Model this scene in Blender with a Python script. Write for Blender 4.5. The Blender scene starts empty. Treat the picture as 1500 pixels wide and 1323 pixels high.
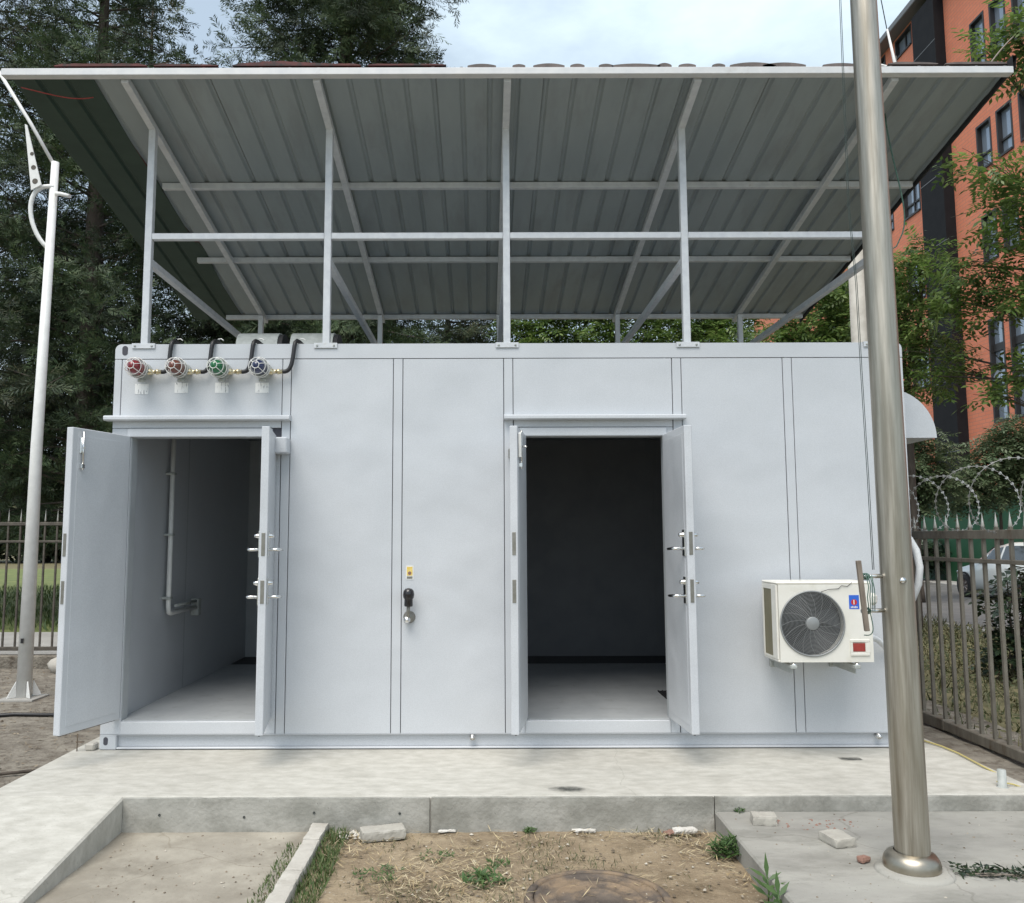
import bpy, math, random
import numpy as np
from mathutils import Vector, Matrix, noise

R = math.radians
random.seed(7)
S = bpy.context.scene
COL = S.collection

# ------------------------------------------------------------------ camera
cd = bpy.data.cameras.new('camera')
cam = bpy.data.objects.new('camera', cd); COL.objects.link(cam)
cd.sensor_width = 36.0; cd.lens = 29.975; cd.shift_x = 0.02687
cd.clip_start = 0.05; cd.clip_end = 2000
cam.location = (-0.0913, -6.1744, 1.480)
yaw, pitch, roll = 0.00046, 0.10069, -0.00278
f_ = Vector((math.sin(yaw)*math.cos(pitch), math.cos(yaw)*math.cos(pitch), math.sin(pitch)))
r_ = Vector((math.cos(yaw), -math.sin(yaw), 0)); u_ = r_.cross(f_)
r2 = r_*math.cos(roll) + u_*math.sin(roll); u2 = -r_*math.sin(roll) + u_*math.cos(roll)
cam.rotation_euler = Matrix((r2, u2, -f_)).transposed().to_euler()
S.camera = cam

# ------------------------------------------------------------------ sky, sun, exposure
sun_dir = Vector((-0.22, -0.50, 1.0)).normalized()
W = bpy.data.worlds.new('World'); S.world = W; W.use_nodes = True
nt = W.node_tree; nt.nodes.clear()
def N(t, **k):
    n = nt.nodes.new(t)
    for a, b in k.items(): setattr(n, a, b)
    return n
out = N('ShaderNodeOutputWorld'); bg = N('ShaderNodeBackground'); bg.inputs['Strength'].default_value = 0.1
sky = N('ShaderNodeTexSky', sky_type='NISHITA', sun_disc=False)
sky.sun_elevation = math.asin(sun_dir.z); sky.sun_rotation = math.atan2(sun_dir.x, sun_dir.y)
sky.air_density = 1.0; sky.dust_density = 3.0; sky.ozone_density = 1.0
tc = N('ShaderNodeTexCoord'); mp = N('ShaderNodeMapping'); mp.inputs['Scale'].default_value = (1.0, 1.0, 2.2)
mp.inputs['Location'].default_value = (0.35, 0.2, 0.1)
nz = N('ShaderNodeTexNoise'); nz.inputs['Scale'].default_value = 2.6; nz.inputs['Detail'].default_value = 7; nz.inputs['Roughness'].default_value = 0.55
rp = N('ShaderNodeValToRGB'); rp.color_ramp.elements[0].position = 0.46; rp.color_ramp.elements[0].color = (0.42,)*3+(1,)
rp.color_ramp.elements[1].position = 0.74; rp.color_ramp.elements[1].color = (1.0,)*3+(1,)
mx = N('ShaderNodeMix', data_type='RGBA'); mx.inputs['B'].default_value = (6.4, 7.6, 8.3, 1)
L_ = nt.links.new
L_(tc.outputs['Generated'], mp.inputs['Vector']); L_(mp.outputs[0], nz.inputs['Vector']); L_(nz.outputs['Fac'], rp.inputs[0])
L_(rp.outputs[0], mx.inputs['Factor']); L_(sky.outputs[0], mx.inputs['A']); L_(mx.outputs['Result'], bg.inputs['Color']); L_(bg.outputs[0], out.inputs[0])
sl = bpy.data.lights.new('sun', 'SUN'); sl.energy = 2.0; sl.angle = R(42); sl.color = (1.0, 0.955, 0.89)
so = bpy.data.objects.new('sun', sl); COL.objects.link(so); so.location = (-10, -20, 30)
so.rotation_euler = sun_dir.to_track_quat('Z', 'Y').to_euler()
S.view_settings.view_transform = 'Standard'; S.view_settings.look = 'None'
S.view_settings.exposure = 0.64; S.view_settings.gamma = 1.0; S.view_settings.use_curve_mapping = False
S.render.engine = 'CYCLES'
S.cycles.use_denoising = True
S.cycles.max_bounces = 8; S.cycles.diffuse_bounces = 5; S.cycles.transparent_max_bounces = 8

# ------------------------------------------------------------------ materials
def mat(name, col, rough=0.6, metal=0.0, col2=None, nscale=8.0, detail=5, ramp=(0.35, 0.65), bump=0.0, bscale=40.0, bdist=0.01,
        stretch=(1, 1, 1), col3=None, nscale3=2.0, ramp3=(0.5, 0.62), island=None, speck=None, crack=None, coat=0.0, rough2=None, spec=0.5, trans=0.0, emis=None, rot=None, bdetail=4):
    m = bpy.data.materials.new(name); m.use_nodes = True
    t = m.node_tree; b = t.nodes['Principled BSDF']; ln = t.links.new
    def nn(ty, **k):
        n = t.nodes.new(ty)
        for a, c in k.items(): setattr(n, a, c)
        return n
    b.inputs['Base Color'].default_value = (*col, 1); b.inputs['Roughness'].default_value = rough; b.inputs['Metallic'].default_value = metal
    b.inputs['Coat Weight'].default_value = coat; b.inputs['Specular IOR Level'].default_value = spec
    tc = nn('ShaderNodeTexCoord'); mp = nn('ShaderNodeMapping'); mp.inputs['Scale'].default_value = stretch
    if rot: mp.inputs['Rotation'].default_value = rot
    ln(tc.outputs['Object'], mp.inputs['Vector'])
    cur = None
    if col2:
        n = nn('ShaderNodeTexNoise'); n.inputs['Scale'].default_value = nscale; n.inputs['Detail'].default_value = detail; n.inputs['Roughness'].default_value = 0.6
        ln(mp.outputs[0], n.inputs['Vector'])
        r = nn('ShaderNodeValToRGB'); r.color_ramp.elements[0].position = ramp[0]; r.color_ramp.elements[1].position = ramp[1]
        r.color_ramp.elements[0].color = (*col, 1); r.color_ramp.elements[1].color = (*col2, 1)
        ln(n.outputs['Fac'], r.inputs[0]); cur = r.outputs[0]
        if rough2 is not None:
            rr = nn('ShaderNodeMapRange'); rr.inputs['To Min'].default_value = rough; rr.inputs['To Max'].default_value = rough2
            rr.inputs['From Min'].default_value = ramp[0]; rr.inputs['From Max'].default_value = ramp[1]
            ln(n.outputs['Fac'], rr.inputs['Value']); ln(rr.outputs[0], b.inputs['Roughness'])
    if col3:
        n3 = nn('ShaderNodeTexNoise'); n3.inputs['Scale'].default_value = nscale3; n3.inputs['Detail'].default_value = 6; n3.inputs['Roughness'].default_value = 0.65
        ln(mp.outputs[0], n3.inputs['Vector'])
        r3 = nn('ShaderNodeValToRGB'); r3.color_ramp.elements[0].position = ramp3[0]; r3.color_ramp.elements[1].position = ramp3[1]
        ln(n3.outputs['Fac'], r3.inputs[0])
        x = nn('ShaderNodeMix', data_type='RGBA'); ln(r3.outputs[0], x.inputs['Factor'])
        if cur: ln(cur, x.inputs['A'])
        else: x.inputs['A'].default_value = (*col, 1)
        x.inputs['B'].default_value = (*col3, 1); cur = x.outputs['Result']
    if speck:
        sc_, th, c4 = speck
        n4 = nn('ShaderNodeTexNoise'); n4.inputs['Scale'].default_value = sc_; n4.inputs['Detail'].default_value = 3; n4.inputs['Roughness'].default_value = 0.7
        ln(tc.outputs['Object'], n4.inputs['Vector'])
        r4 = nn('ShaderNodeValToRGB'); r4.color_ramp.elements[0].position = th; r4.color_ramp.elements[1].position = th+0.07
        ln(n4.outputs['Fac'], r4.inputs[0])
        x = nn('ShaderNodeMix', data_type='RGBA'); ln(r4.outputs[0], x.inputs['Factor'])
        if cur: ln(cur, x.inputs['A'])
        else: x.inputs['A'].default_value = (*col, 1)
        x.inputs['B'].default_value = (*c4, 1); cur = x.outputs['Result']
    if crack:
        sc_, wd, c5 = crack
        nd = nn('ShaderNodeTexNoise'); nd.inputs['Scale'].default_value = 3.0; nd.inputs['Detail'].default_value = 6; ln(tc.outputs['Object'], nd.inputs['Vector'])
        vm = nn('ShaderNodeMix', data_type='VECTOR'); vm.inputs['Factor'].default_value = 0.22
        ln(tc.outputs['Object'], vm.inputs['A']); ln(nd.outputs['Color'], vm.inputs['B'])
        vo = nn('ShaderNodeTexVoronoi', feature='DISTANCE_TO_EDGE'); vo.inputs['Scale'].default_value = sc_; ln(vm.outputs['Result'], vo.inputs['Vector'])
        r5 = nn('ShaderNodeMapRange'); r5.inputs['From Min'].default_value = 0; r5.inputs['From Max'].default_value = wd; r5.inputs['To Min'].default_value = 0.45; r5.inputs['To Max'].default_value = 0
        ln(vo.outputs['Distance'], r5.inputs['Value'])
        x = nn('ShaderNodeMix', data_type='RGBA'); ln(r5.outputs[0], x.inputs['Factor'])
        if cur: ln(cur, x.inputs['A'])
        else: x.inputs['A'].default_value = (*col, 1)
        x.inputs['B'].default_value = (*c5, 1); cur = x.outputs['Result']
    if island:
        g = nn('ShaderNodeNewGeometry'); r = nn('ShaderNodeValToRGB')
        els = r.color_ramp.elements
        while len(els) < len(island): els.new(0.5)
        for i, c in enumerate(island):
            els[i].position = i/(len(island)-1); els[i].color = (*c, 1)
        ln(g.outputs['Random Per Island'], r.inputs[0])
        if cur:
            x = nn('ShaderNodeMix', data_type='RGBA', blend_type='MULTIPLY'); x.inputs['Factor'].default_value = 1
            ln(cur, x.inputs['A']); ln(r.outputs[0], x.inputs['B']); cur = x.outputs['Result']
        else: cur = r.outputs[0]
    if cur: ln(cur, b.inputs['Base Color'])
    if bump:
        n2 = nn('ShaderNodeTexNoise'); n2.inputs['Scale'].default_value = bscale; n2.inputs['Detail'].default_value = bdetail
        ln(mp.outputs[0], n2.inputs['Vector'])
        bp = nn('ShaderNodeBump'); bp.inputs['Strength'].default_value = bump; bp.inputs['Distance'].default_value = bdist
        ln(n2.outputs['Fac'], bp.inputs['Height']); ln(bp.outputs[0], b.inputs['Normal'])
    if trans:
        tr = nn('ShaderNodeBsdfTranslucent'); ms = nn('ShaderNodeMixShader'); ms.inputs[0].default_value = trans
        if cur: ln(cur, tr.inputs['Color'])
        else: tr.inputs['Color'].default_value = (*col, 1)
        o = t.nodes['Material Output']; ln(b.outputs[0], ms.inputs[1]); ln(tr.outputs[0], ms.inputs[2]); ln(ms.outputs[0], o.inputs['Surface'])
    return m

def two_bump_paint(name, c1, c2, rough):
    """painted sheet steel: broad oil-canning waves plus fine orange peel"""
    m = mat(name, c1, rough=rough, col2=c2, nscale=1.6, detail=4, ramp=(0.3, 0.7), rough2=rough+0.12)
    t = m.node_tree; b = t.nodes['Principled BSDF']; ln = t.links.new
    tc = t.nodes.new('ShaderNodeTexCoord')
    a = t.nodes.new('ShaderNodeTexNoise'); a.inputs['Scale'].default_value = 1.7; a.inputs['Detail'].default_value = 2
    c = t.nodes.new('ShaderNodeTexNoise'); c.inputs['Scale'].default_value = 130; c.inputs['Detail'].default_value = 2
    ln(tc.outputs['Object'], a.inputs['Vector']); ln(tc.outputs['Object'], c.inputs['Vector'])
    b1 = t.nodes.new('ShaderNodeBump'); b1.inputs['Strength'].default_value = 0.42; b1.inputs['Distance'].default_value = 0.06
    b2 = t.nodes.new('ShaderNodeBump'); b2.inputs['Strength'].default_value = 0.12; b2.inputs['Distance'].default_value = 0.003
    ln(a.outputs['Fac'], b1.inputs['Height']); ln(c.outputs['Fac'], b2.inputs['Height']); ln(b1.outputs[0], b2.inputs['Normal']); ln(b2.outputs[0], b.inputs['Normal'])
    # fine spray speckle in the colour
    bc = b.inputs['Base Color'].links[0].from_socket
    n5 = t.nodes.new('ShaderNodeTexNoise'); n5.inputs['Scale'].default_value = 190; n5.inputs['Detail'].default_value = 3; ln(tc.outputs['Object'], n5.inputs['Vector'])
    r5 = t.nodes.new('ShaderNodeMapRange'); r5.inputs['From Min'].default_value = .35; r5.inputs['From Max'].default_value = .65; r5.inputs['To Min'].default_value = .92; r5.inputs['To Max'].default_value = 1.04; ln(n5.outputs['Fac'], r5.inputs['Value'])
    x5 = t.nodes.new('ShaderNodeMix'); x5.data_type = 'RGBA'; x5.blend_type = 'MULTIPLY'; x5.inputs['Factor'].default_value = 1
    ln(bc, x5.inputs['A']); ln(r5.outputs[0], x5.inputs['B']); ln(x5.outputs['Result'], b.inputs['Base Color'])
    return m

M = {}
M['paint'] = two_bump_paint('grey_container_paint', (0.545, 0.568, 0.597), (0.58, 0.602, 0.63), 0.28)
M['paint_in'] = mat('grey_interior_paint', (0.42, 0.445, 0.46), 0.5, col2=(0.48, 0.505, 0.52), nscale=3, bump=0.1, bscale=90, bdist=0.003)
M['shade_in'] = mat('shade_darkened_interior', (0.22, 0.23, 0.25), 0.6, col2=(0.26, 0.27, 0.29), nscale=3)  # interior shade of right rear wall and ceiling put into the colour
M['floor_in'] = mat('grey_interior_floor', (0.36, 0.38, 0.395), 0.55, col2=(0.42, 0.44, 0.45), nscale=4, col3=(0.3, 0.31, 0.31), nscale3=9, ramp3=(0.58, 0.75))
M['gap'] = mat('dark_joint', (0.07, 0.07, 0.085), 0.8)
M['steel'] = mat('white_galvanised_steel', (0.56, 0.58, 0.61), 0.45, 0.15, col2=(0.66, 0.68, 0.7), nscale=14, col3=(0.4, 0.39, 0.37), nscale3=7, ramp3=(0.62, 0.8), bump=0.08, bscale=60, bdist=0.003)
M['eave'] = mat('white_eave_steel', (0.6, 0.61, 0.62), 0.4, 0.05, col2=(0.68, 0.68, 0.68), nscale=9, col3=(0.5, 0.47, 0.45), nscale3=5, ramp3=(0.6, 0.8))
M['sheet'] = mat('grey_roof_sheet', (0.265, 0.305, 0.32), 0.45, 0.0, col2=(0.31, 0.35, 0.365), nscale=3, stretch=(1, 0.18, 1), col3=(0.22, 0.24, 0.245), nscale3=5, ramp3=(0.5, 0.8))
M['sheet_top'] = mat('weathered_roof_top', (0.09, 0.075, 0.07), 0.7, col2=(0.16, 0.13, 0.12), nscale=9)
M['red_top'] = mat('dark_red_roof_tile', (0.07, 0.016, 0.014), 0.7, col2=(0.12, 0.03, 0.026), nscale=9, col3=(0.025, 0.02, 0.02), nscale3=7)
M['green_sheet'] = mat('dark_green_sheet', (0.022, 0.045, 0.034), 0.6, col2=(0.03, 0.057, 0.042), nscale=5, bump=0.2, bscale=6, bdist=0.02)
M['stain'] = mat('stainless_pole', (0.37, 0.34, 0.28), 0.36, 0.9, col2=(0.52, 0.485, 0.42), nscale=42, stretch=(1, 1, 0.05), rough2=0.52, col3=(0.2, 0.17, 0.13), nscale3=14, ramp3=(0.45, 0.75), bump=0.05, bscale=50)
M['chrome'] = mat('bright_metal', (0.75, 0.75, 0.74), 0.22, 1.0)
M['collar'] = mat('polished_collar', (0.34, 0.305, 0.245), 0.3, 1.0, col2=(0.42, 0.385, 0.32), nscale=9, rough2=0.45)
M['plate'] = mat('dull_lock_metal', (0.26, 0.25, 0.22), 0.45, 0.8, col2=(0.32, 0.31, 0.28), nscale=30)
M['black'] = mat('black_rubber', (0.014, 0.014, 0.016), 0.45, bump=0.05, bscale=80)
M['knob'] = mat('black_plastic', (0.012, 0.011, 0.013), 0.25, coat=0.3)
M['brass'] = mat('brass_gland', (0.62, 0.5, 0.28), 0.3, 0.9, col2=(0.75, 0.68, 0.5), nscale=40)
M['white'] = mat('white_enamel', (0.78, 0.78, 0.76), 0.4, col2=(0.7, 0.7, 0.68), nscale=12)
M['cast'] = mat('grey_cast_housing', (0.34, 0.36, 0.34), 0.55, col2=(0.44, 0.46, 0.44), nscale=20, bump=0.15, bscale=90, bdist=0.003)
M['acwhite'] = mat('cream_enamel', (0.72, 0.70, 0.63), 0.38, col2=(0.78, 0.76, 0.7), nscale=6, col3=(0.62, 0.59, 0.5), nscale3=4, ramp3=(0.6, 0.8))
M['grille'] = mat('grey_wire_grille', (0.27, 0.28, 0.28), 0.4, 0.2)
M['dark'] = mat('dark_cavity', (0.02, 0.02, 0.022), 0.7)
M['fin'] = mat('coil_fins', (0.18, 0.165, 0.1), 0.6, 0.3, col2=(0.24, 0.21, 0.13), nscale=60, stretch=(1, 1, 0.1))
M['fan'] = mat('fan_blade', (0.04, 0.042, 0.045), 0.5)
M['blue'] = mat('blue_print', (0.03, 0.13, 0.6), 0.4)
M['red'] = mat('red_print', (0.5, 0.03, 0.03), 0.4)
M['redlabel'] = mat('dark_red_label', (0.26, 0.03, 0.025), 0.5, col2=(0.34, 0.045, 0.035), nscale=60)
M['yellow'] = mat('yellow_print', (0.72, 0.5, 0.05), 0.5, col2=(0.78, 0.62, 0.25), nscale=70)
M['wood'] = mat('weathered_wood', (0.16, 0.13, 0.105), 0.8, col2=(0.26, 0.22, 0.18), nscale=18, stretch=(3, 3, 0.4), bump=0.3, bscale=40)
M['cord'] = mat('green_cord', (0.04, 0.1, 0.075), 0.7, col2=(0.09, 0.17, 0.135), nscale=60)
M['wire'] = mat('dark_wire', (0.03, 0.05, 0.045), 0.6)
M['concrete'] = mat('pale_pad_concrete', (0.40, 0.384, 0.338), 0.85, col2=(0.54, 0.522, 0.472), nscale=11.0, detail=14, ramp=(0.3, 0.68), col3=(0.34, 0.325, 0.285), nscale3=3.5, ramp3=(0.52, 0.8), speck=(85, 0.63, (0.3, 0.288, 0.25)), crack=(0.3, 0.0011, (0.26, 0.25, 0.21)), stretch=(0.8, 1.4, 1), bump=0.35, bscale=28, bdist=0.006)
M['concrete_side'] = mat('form_concrete', (0.27, 0.265, 0.235), 0.88, col2=(0.38, 0.37, 0.335), nscale=4, ramp=(0.4, 0.6), detail=9, col3=(0.19, 0.185, 0.16), nscale3=3.2, ramp3=(0.52, 0.74), speck=(38, 0.69, (0.09, 0.085, 0.075)), bump=0.5, bscale=45, bdist=0.008)
M['concrete_old'] = mat('grey_slab_concrete', (0.27, 0.26, 0.235), 0.88, col2=(0.35, 0.34, 0.305), nscale=2.5, detail=9, col3=(0.20, 0.195, 0.17), nscale3=2.8, ramp3=(0.5, 0.72), speck=(60, 0.66, (0.14, 0.13, 0.11)), crack=(0.35, 0.0016, (0.13, 0.12, 0.1)), stretch=(0.8, 1.6, 1), bump=0.4, bscale=55, bdist=0.006)
M['concrete_tan'] = mat('dusty_tan_concrete', (0.22, 0.195, 0.155), 0.92, col2=(0.31, 0.28, 0.23), nscale=1.8, detail=9, col3=(0.42, 0.385, 0.32), nscale3=2.2, ramp3=(0.48, 0.72), speck=(45, 0.66, (0.17, 0.135, 0.09)), crack=(0.45, 0.002, (0.17, 0.14, 0.1)), bump=0.5, bscale=22, bdist=0.012)
M['kerb'] = mat('kerb_stone', (0.40, 0.375, 0.33), 0.88, col2=(0.50, 0.475, 0.425), nscale=5, detail=8, col3=(0.34, 0.31, 0.26), nscale3=9, ramp3=(0.6, 0.75), bump=0.4, bscale=50, bdist=0.006)
M['dirt'] = mat('brown_dirt', (0.17, 0.125, 0.078), 0.95, col2=(0.33, 0.26, 0.172), nscale=2.4, detail=10, ramp=(0.3, 0.65), col3=(0.13, 0.095, 0.055), nscale3=5, ramp3=(0.5, 0.7), speck=(55, 0.62, (0.4, 0.35, 0.27)), bump=0.6, bscale=45, bdist=0.02, bdetail=8)
M['yard'] = mat('leaf_litter_ground', (0.15, 0.13, 0.105), 0.95, col2=(0.25, 0.225, 0.185), nscale=6, detail=10, col3=(0.10, 0.08, 0.06), nscale3=11, ramp3=(0.5, 0.68), bump=0.6, bscale=30, bdist=0.03, bdetail=8)
M['straw'] = mat('dry_straw', (0.5, 0.4, 0.24), 0.8, island=[(0.28, 0.2, 0.1), (0.46, 0.36, 0.2), (0.62, 0.54, 0.36), (0.2, 0.14, 0.075)])
M['litter'] = mat('dull_leaf_litter', (0.2, 0.15, 0.1), 0.9, island=[(0.08, 0.06, 0.04), (0.15, 0.115, 0.08), (0.22, 0.18, 0.13), (0.28, 0.235, 0.17)])
M['pebble'] = mat('pebbles', (0.4, 0.36, 0.3), 0.85, island=[(0.1, 0.08, 0.055), (0.19, 0.145, 0.1), (0.27, 0.22, 0.16), (0.5, 0.46, 0.39)])
M['grass'] = mat('grass_green', (0.06, 0.11, 0.03), 0.6, island=[(0.045, 0.085, 0.022), (0.08, 0.13, 0.035), (0.12, 0.15, 0.05), (0.055, 0.1, 0.03)], trans=0.25)
M['bankgrass'] = mat('mottled_bank_grass', (0.08, 0.09, 0.03), 0.7, island=[(0.03, 0.04, 0.015), (0.06, 0.075, 0.025), (0.1, 0.105, 0.04), (0.17, 0.15, 0.075), (0.05, 0.07, 0.025), (0.22, 0.19, 0.11)], trans=0.2)
M['weed'] = mat('weed_leaf', (0.06, 0.12, 0.03), 0.5, island=[(0.045, 0.09, 0.025), (0.07, 0.135, 0.04), (0.10, 0.16, 0.05)], trans=0.25)
M['verge'] = mat('verge_soil', (0.11, 0.105, 0.05), 0.95, col2=(0.2, 0.17, 0.09), nscale=3, detail=9, bump=0.5, bscale=20, bdist=0.03)
M['lawn'] = mat('lawn_ground', (0.1, 0.13, 0.035), 0.95, col2=(0.17, 0.19, 0.06), nscale=1.5, detail=9)
M['asphalt'] = mat('grey_asphalt', (0.11, 0.11, 0.108), 0.9, col2=(0.15, 0.148, 0.143), nscale=2, detail=9, bump=0.3, bscale=80)
M['roadside'] = mat('pale_paving', (0.3, 0.29, 0.27), 0.9, col2=(0.38, 0.37, 0.345), nscale=2, detail=9)
M['iron'] = mat('rusty_cast_iron', (0.085, 0.07, 0.06), 0.8, 0.2, col2=(0.15, 0.12, 0.095), nscale=9, col3=(0.26, 0.19, 0.125), nscale3=6, ramp3=(0.45, 0.6), bump=0.4, bscale=60)
M['fence'] = mat('weathered_fence_steel', (0.14, 0.125, 0.1), 0.6, 0.3, col2=(0.22, 0.2, 0.165), nscale=14, stretch=(1, 1, 0.3), col3=(0.10, 0.075, 0.05), nscale3=9, ramp3=(0.55, 0.7))
M['fencedark'] = mat('dark_fence_steel', (0.07, 0.06, 0.05), 0.55, 0.3, col2=(0.12, 0.105, 0.085), nscale=14)
M['spike'] = mat('pale_spike', (0.5, 0.49, 0.45), 0.4, 0.6)
M['razor'] = mat('galvanised_wire', (0.24, 0.24, 0.23), 0.45, 0.6, col2=(0.4, 0.4, 0.385), nscale=30)
M['brick'] = mat('orange_brick_facade', (0.52, 0.145, 0.075), 0.85, col2=(0.58, 0.175, 0.095), nscale=0.9, detail=6)
M['coping'] = mat('grey_coping', (0.16, 0.165, 0.175), 0.6)
M['darkcol'] = mat('charcoal_cladding', (0.010, 0.010, 0.012), 0.75, col2=(0.014, 0.014, 0.016), nscale=2, spec=0.2)
M['frame'] = mat('dark_window_frame', (0.025, 0.023, 0.023), 0.5)
M['glass'] = mat('window_glass', (0.3, 0.35, 0.42), 0.05, 0.35, spec=1.0)
M['hoard'] = mat('green_hoarding', (0.012, 0.07, 0.03), 0.6, col2=(0.02, 0.09, 0.04), nscale=1)
M['carpaint'] = mat('white_car_paint', (0.78, 0.8, 0.78), 0.25, coat=0.6)
M['carglass'] = mat('car_glass', (0.06, 0.07, 0.075), 0.08, spec=0.9)
M['tyre'] = mat('tyre_rubber', (0.02, 0.02, 0.02), 0.8)
M['rim'] = mat('alloy_rim', (0.35, 0.3, 0.28), 0.4, 0.7)
M['bark'] = mat('dark_bark', (0.06, 0.048, 0.038), 0.9, col2=(0.1, 0.08, 0.065), nscale=12, stretch=(1, 1, 0.3), bump=0.6, bscale=25, bdist=0.03)
M['con'] = mat('conifer_foliage', (0.5, 0.52, 0.5), 0.65, col2=(1.55, 1.5, 1.2), nscale=1.1, detail=3, ramp=(0.4, 0.64), island=[(0.022, 0.036, 0.022), (0.036, 0.056, 0.032), (0.052, 0.072, 0.042), (0.07, 0.084, 0.048), (0.075, 0.066, 0.042)], trans=0.15)
M['conhi'] = mat('light_conifer_foliage', (0.5, 0.52, 0.5), 0.65, col2=(1.5, 1.5, 1.25), nscale=1.1, detail=3, ramp=(0.4, 0.64), island=[(0.028, 0.05, 0.026), (0.044, 0.074, 0.037), (0.062, 0.094, 0.046), (0.085, 0.11, 0.056)], trans=0.2)
M['leaf'] = mat('broad_leaf', (0.7, 0.72, 0.7), 0.4, col2=(1.5, 1.5, 1.3), nscale=1.6, detail=3, ramp=(0.4, 0.62), island=[(0.055, 0.1, 0.025), (0.095, 0.16, 0.042), (0.145, 0.215, 0.06), (0.2, 0.26, 0.09)], trans=0.45)
M['leafsoft'] = mat('soft_leaf', (0.07, 0.11, 0.05), 0.5, island=[(0.06, 0.095, 0.04), (0.09, 0.135, 0.06), (0.12, 0.165, 0.085), (0.15, 0.18, 0.1)], trans=0.3)
M['leafdark'] = mat('dark_hedge_leaf', (0.02, 0.035, 0.018), 0.35, island=[(0.014, 0.025, 0.013), (0.025, 0.045, 0.02), (0.04, 0.065, 0.03)], trans=0.1)
M['block'] = mat('grey_brick_block', (0.36, 0.34, 0.30), 0.9, col2=(0.44, 0.42, 0.37), nscale=12, detail=8, bump=0.4, bscale=60, bdist=0.005)
M['redbrick'] = mat('red_brick_chip', (0.22, 0.12, 0.09), 0.9, col2=(0.3, 0.18, 0.14), nscale=15)
M['rubble'] = mat('white_rubble', (0.62, 0.6, 0.56), 0.9, col2=(0.5, 0.47, 0.42), nscale=15, bump=0.4, bscale=50)
M['hole_shade'] = mat('painted_hole_shade', (0.06, 0.065, 0.06), 0.9)
M['hose'] = mat('yellow_cable', (0.5, 0.42, 0.16), 0.5)
M['insul'] = mat('white_insulated_pipe', (0.62, 0.64, 0.65), 0.6, col2=(0.7, 0.71, 0.72), nscale=10, bump=0.3, bscale=30)
def lens_mat(name, c):
    m = mat(name, c, 0.12, coat=0.5); m.node_tree.nodes['Principled BSDF'].inputs['Transmission Weight'].default_value = 0.25
    return m
M['lred'] = lens_mat('red_lens', (0.3, 0.03, 0.04)); M['lamber'] = lens_mat('brownish_red_lens', (0.22, 0.075, 0.05))
M['lgreen'] = lens_mat('green_lens', (0.015, 0.2, 0.07)); M['lblue'] = lens_mat('dark_blue_lens', (0.03, 0.045, 0.13))

# brick courses on the far facade (too far away to tell the bricks apart)
def courses(m):
    t = m.node_tree; b = t.nodes['Principled BSDF']; ln = t.links.new
    tc = t.nodes.new('ShaderNodeTexCoord'); sep = t.nodes.new('ShaderNodeSeparateXYZ'); cmb = t.nodes.new('ShaderNodeCombineXYZ')
    ln(tc.outputs['Object'], sep.inputs[0]); ln(sep.outputs['Y'], cmb.inputs['X']); ln(sep.outputs['Z'], cmb.inputs['Y'])
    br = t.nodes.new('ShaderNodeTexBrick'); br.inputs['Scale'].default_value = 1.0; br.inputs['Brick Width'].default_value = 0.45; br.inputs['Row Height'].default_value = 0.15
    br.inputs['Mortar Size'].default_value = 0.012
    br.inputs['Color1'].default_value = (0.72, 0.24, 0.135, 1); br.inputs['Color2'].default_value = (0.66, 0.21, 0.118, 1); br.inputs['Mortar'].default_value = (0.5, 0.21, 0.145, 1)
    ln(cmb.outputs[0], br.inputs['Vector']); ln(br.outputs['Color'], b.inputs['Base Color'])
courses(M['brick'])

def print_mat(name, seed):
    """white sticker with rows of small dark strokes"""
    m = bpy.data.materials.new(name); m.use_nodes = True; t = m.node_tree; b = t.nodes['Principled BSDF']; ln = t.links.new
    b.inputs['Roughness'].default_value = 0.5
    tc = t.nodes.new('ShaderNodeTexCoord'); mp = t.nodes.new('ShaderNodeMapping'); mp.inputs['Scale'].default_value = (95, 1, 26); mp.inputs['Location'].default_value = (seed*3.7, 0, seed*1.3)
    n = t.nodes.new('ShaderNodeTexNoise'); n.inputs['Scale'].default_value = 1.0; n.inputs['Detail'].default_value = 2
    r = t.nodes.new('ShaderNodeValToRGB'); r.color_ramp.elements[0].position = 0.33; r.color_ramp.elements[1].position = 0.44
    r.color_ramp.elements[0].color = (0.34, 0.35, 0.37, 1); r.color_ramp.elements[1].color = (0.85, 0.86, 0.86, 1)
    ln(tc.outputs['Object'], mp.inputs['Vector']); ln(mp.outputs[0], n.inputs['Vector']); ln(n.outputs['Fac'], r.inputs[0]); ln(r.outputs[0], b.inputs['Base Color'])
    return m

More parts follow.
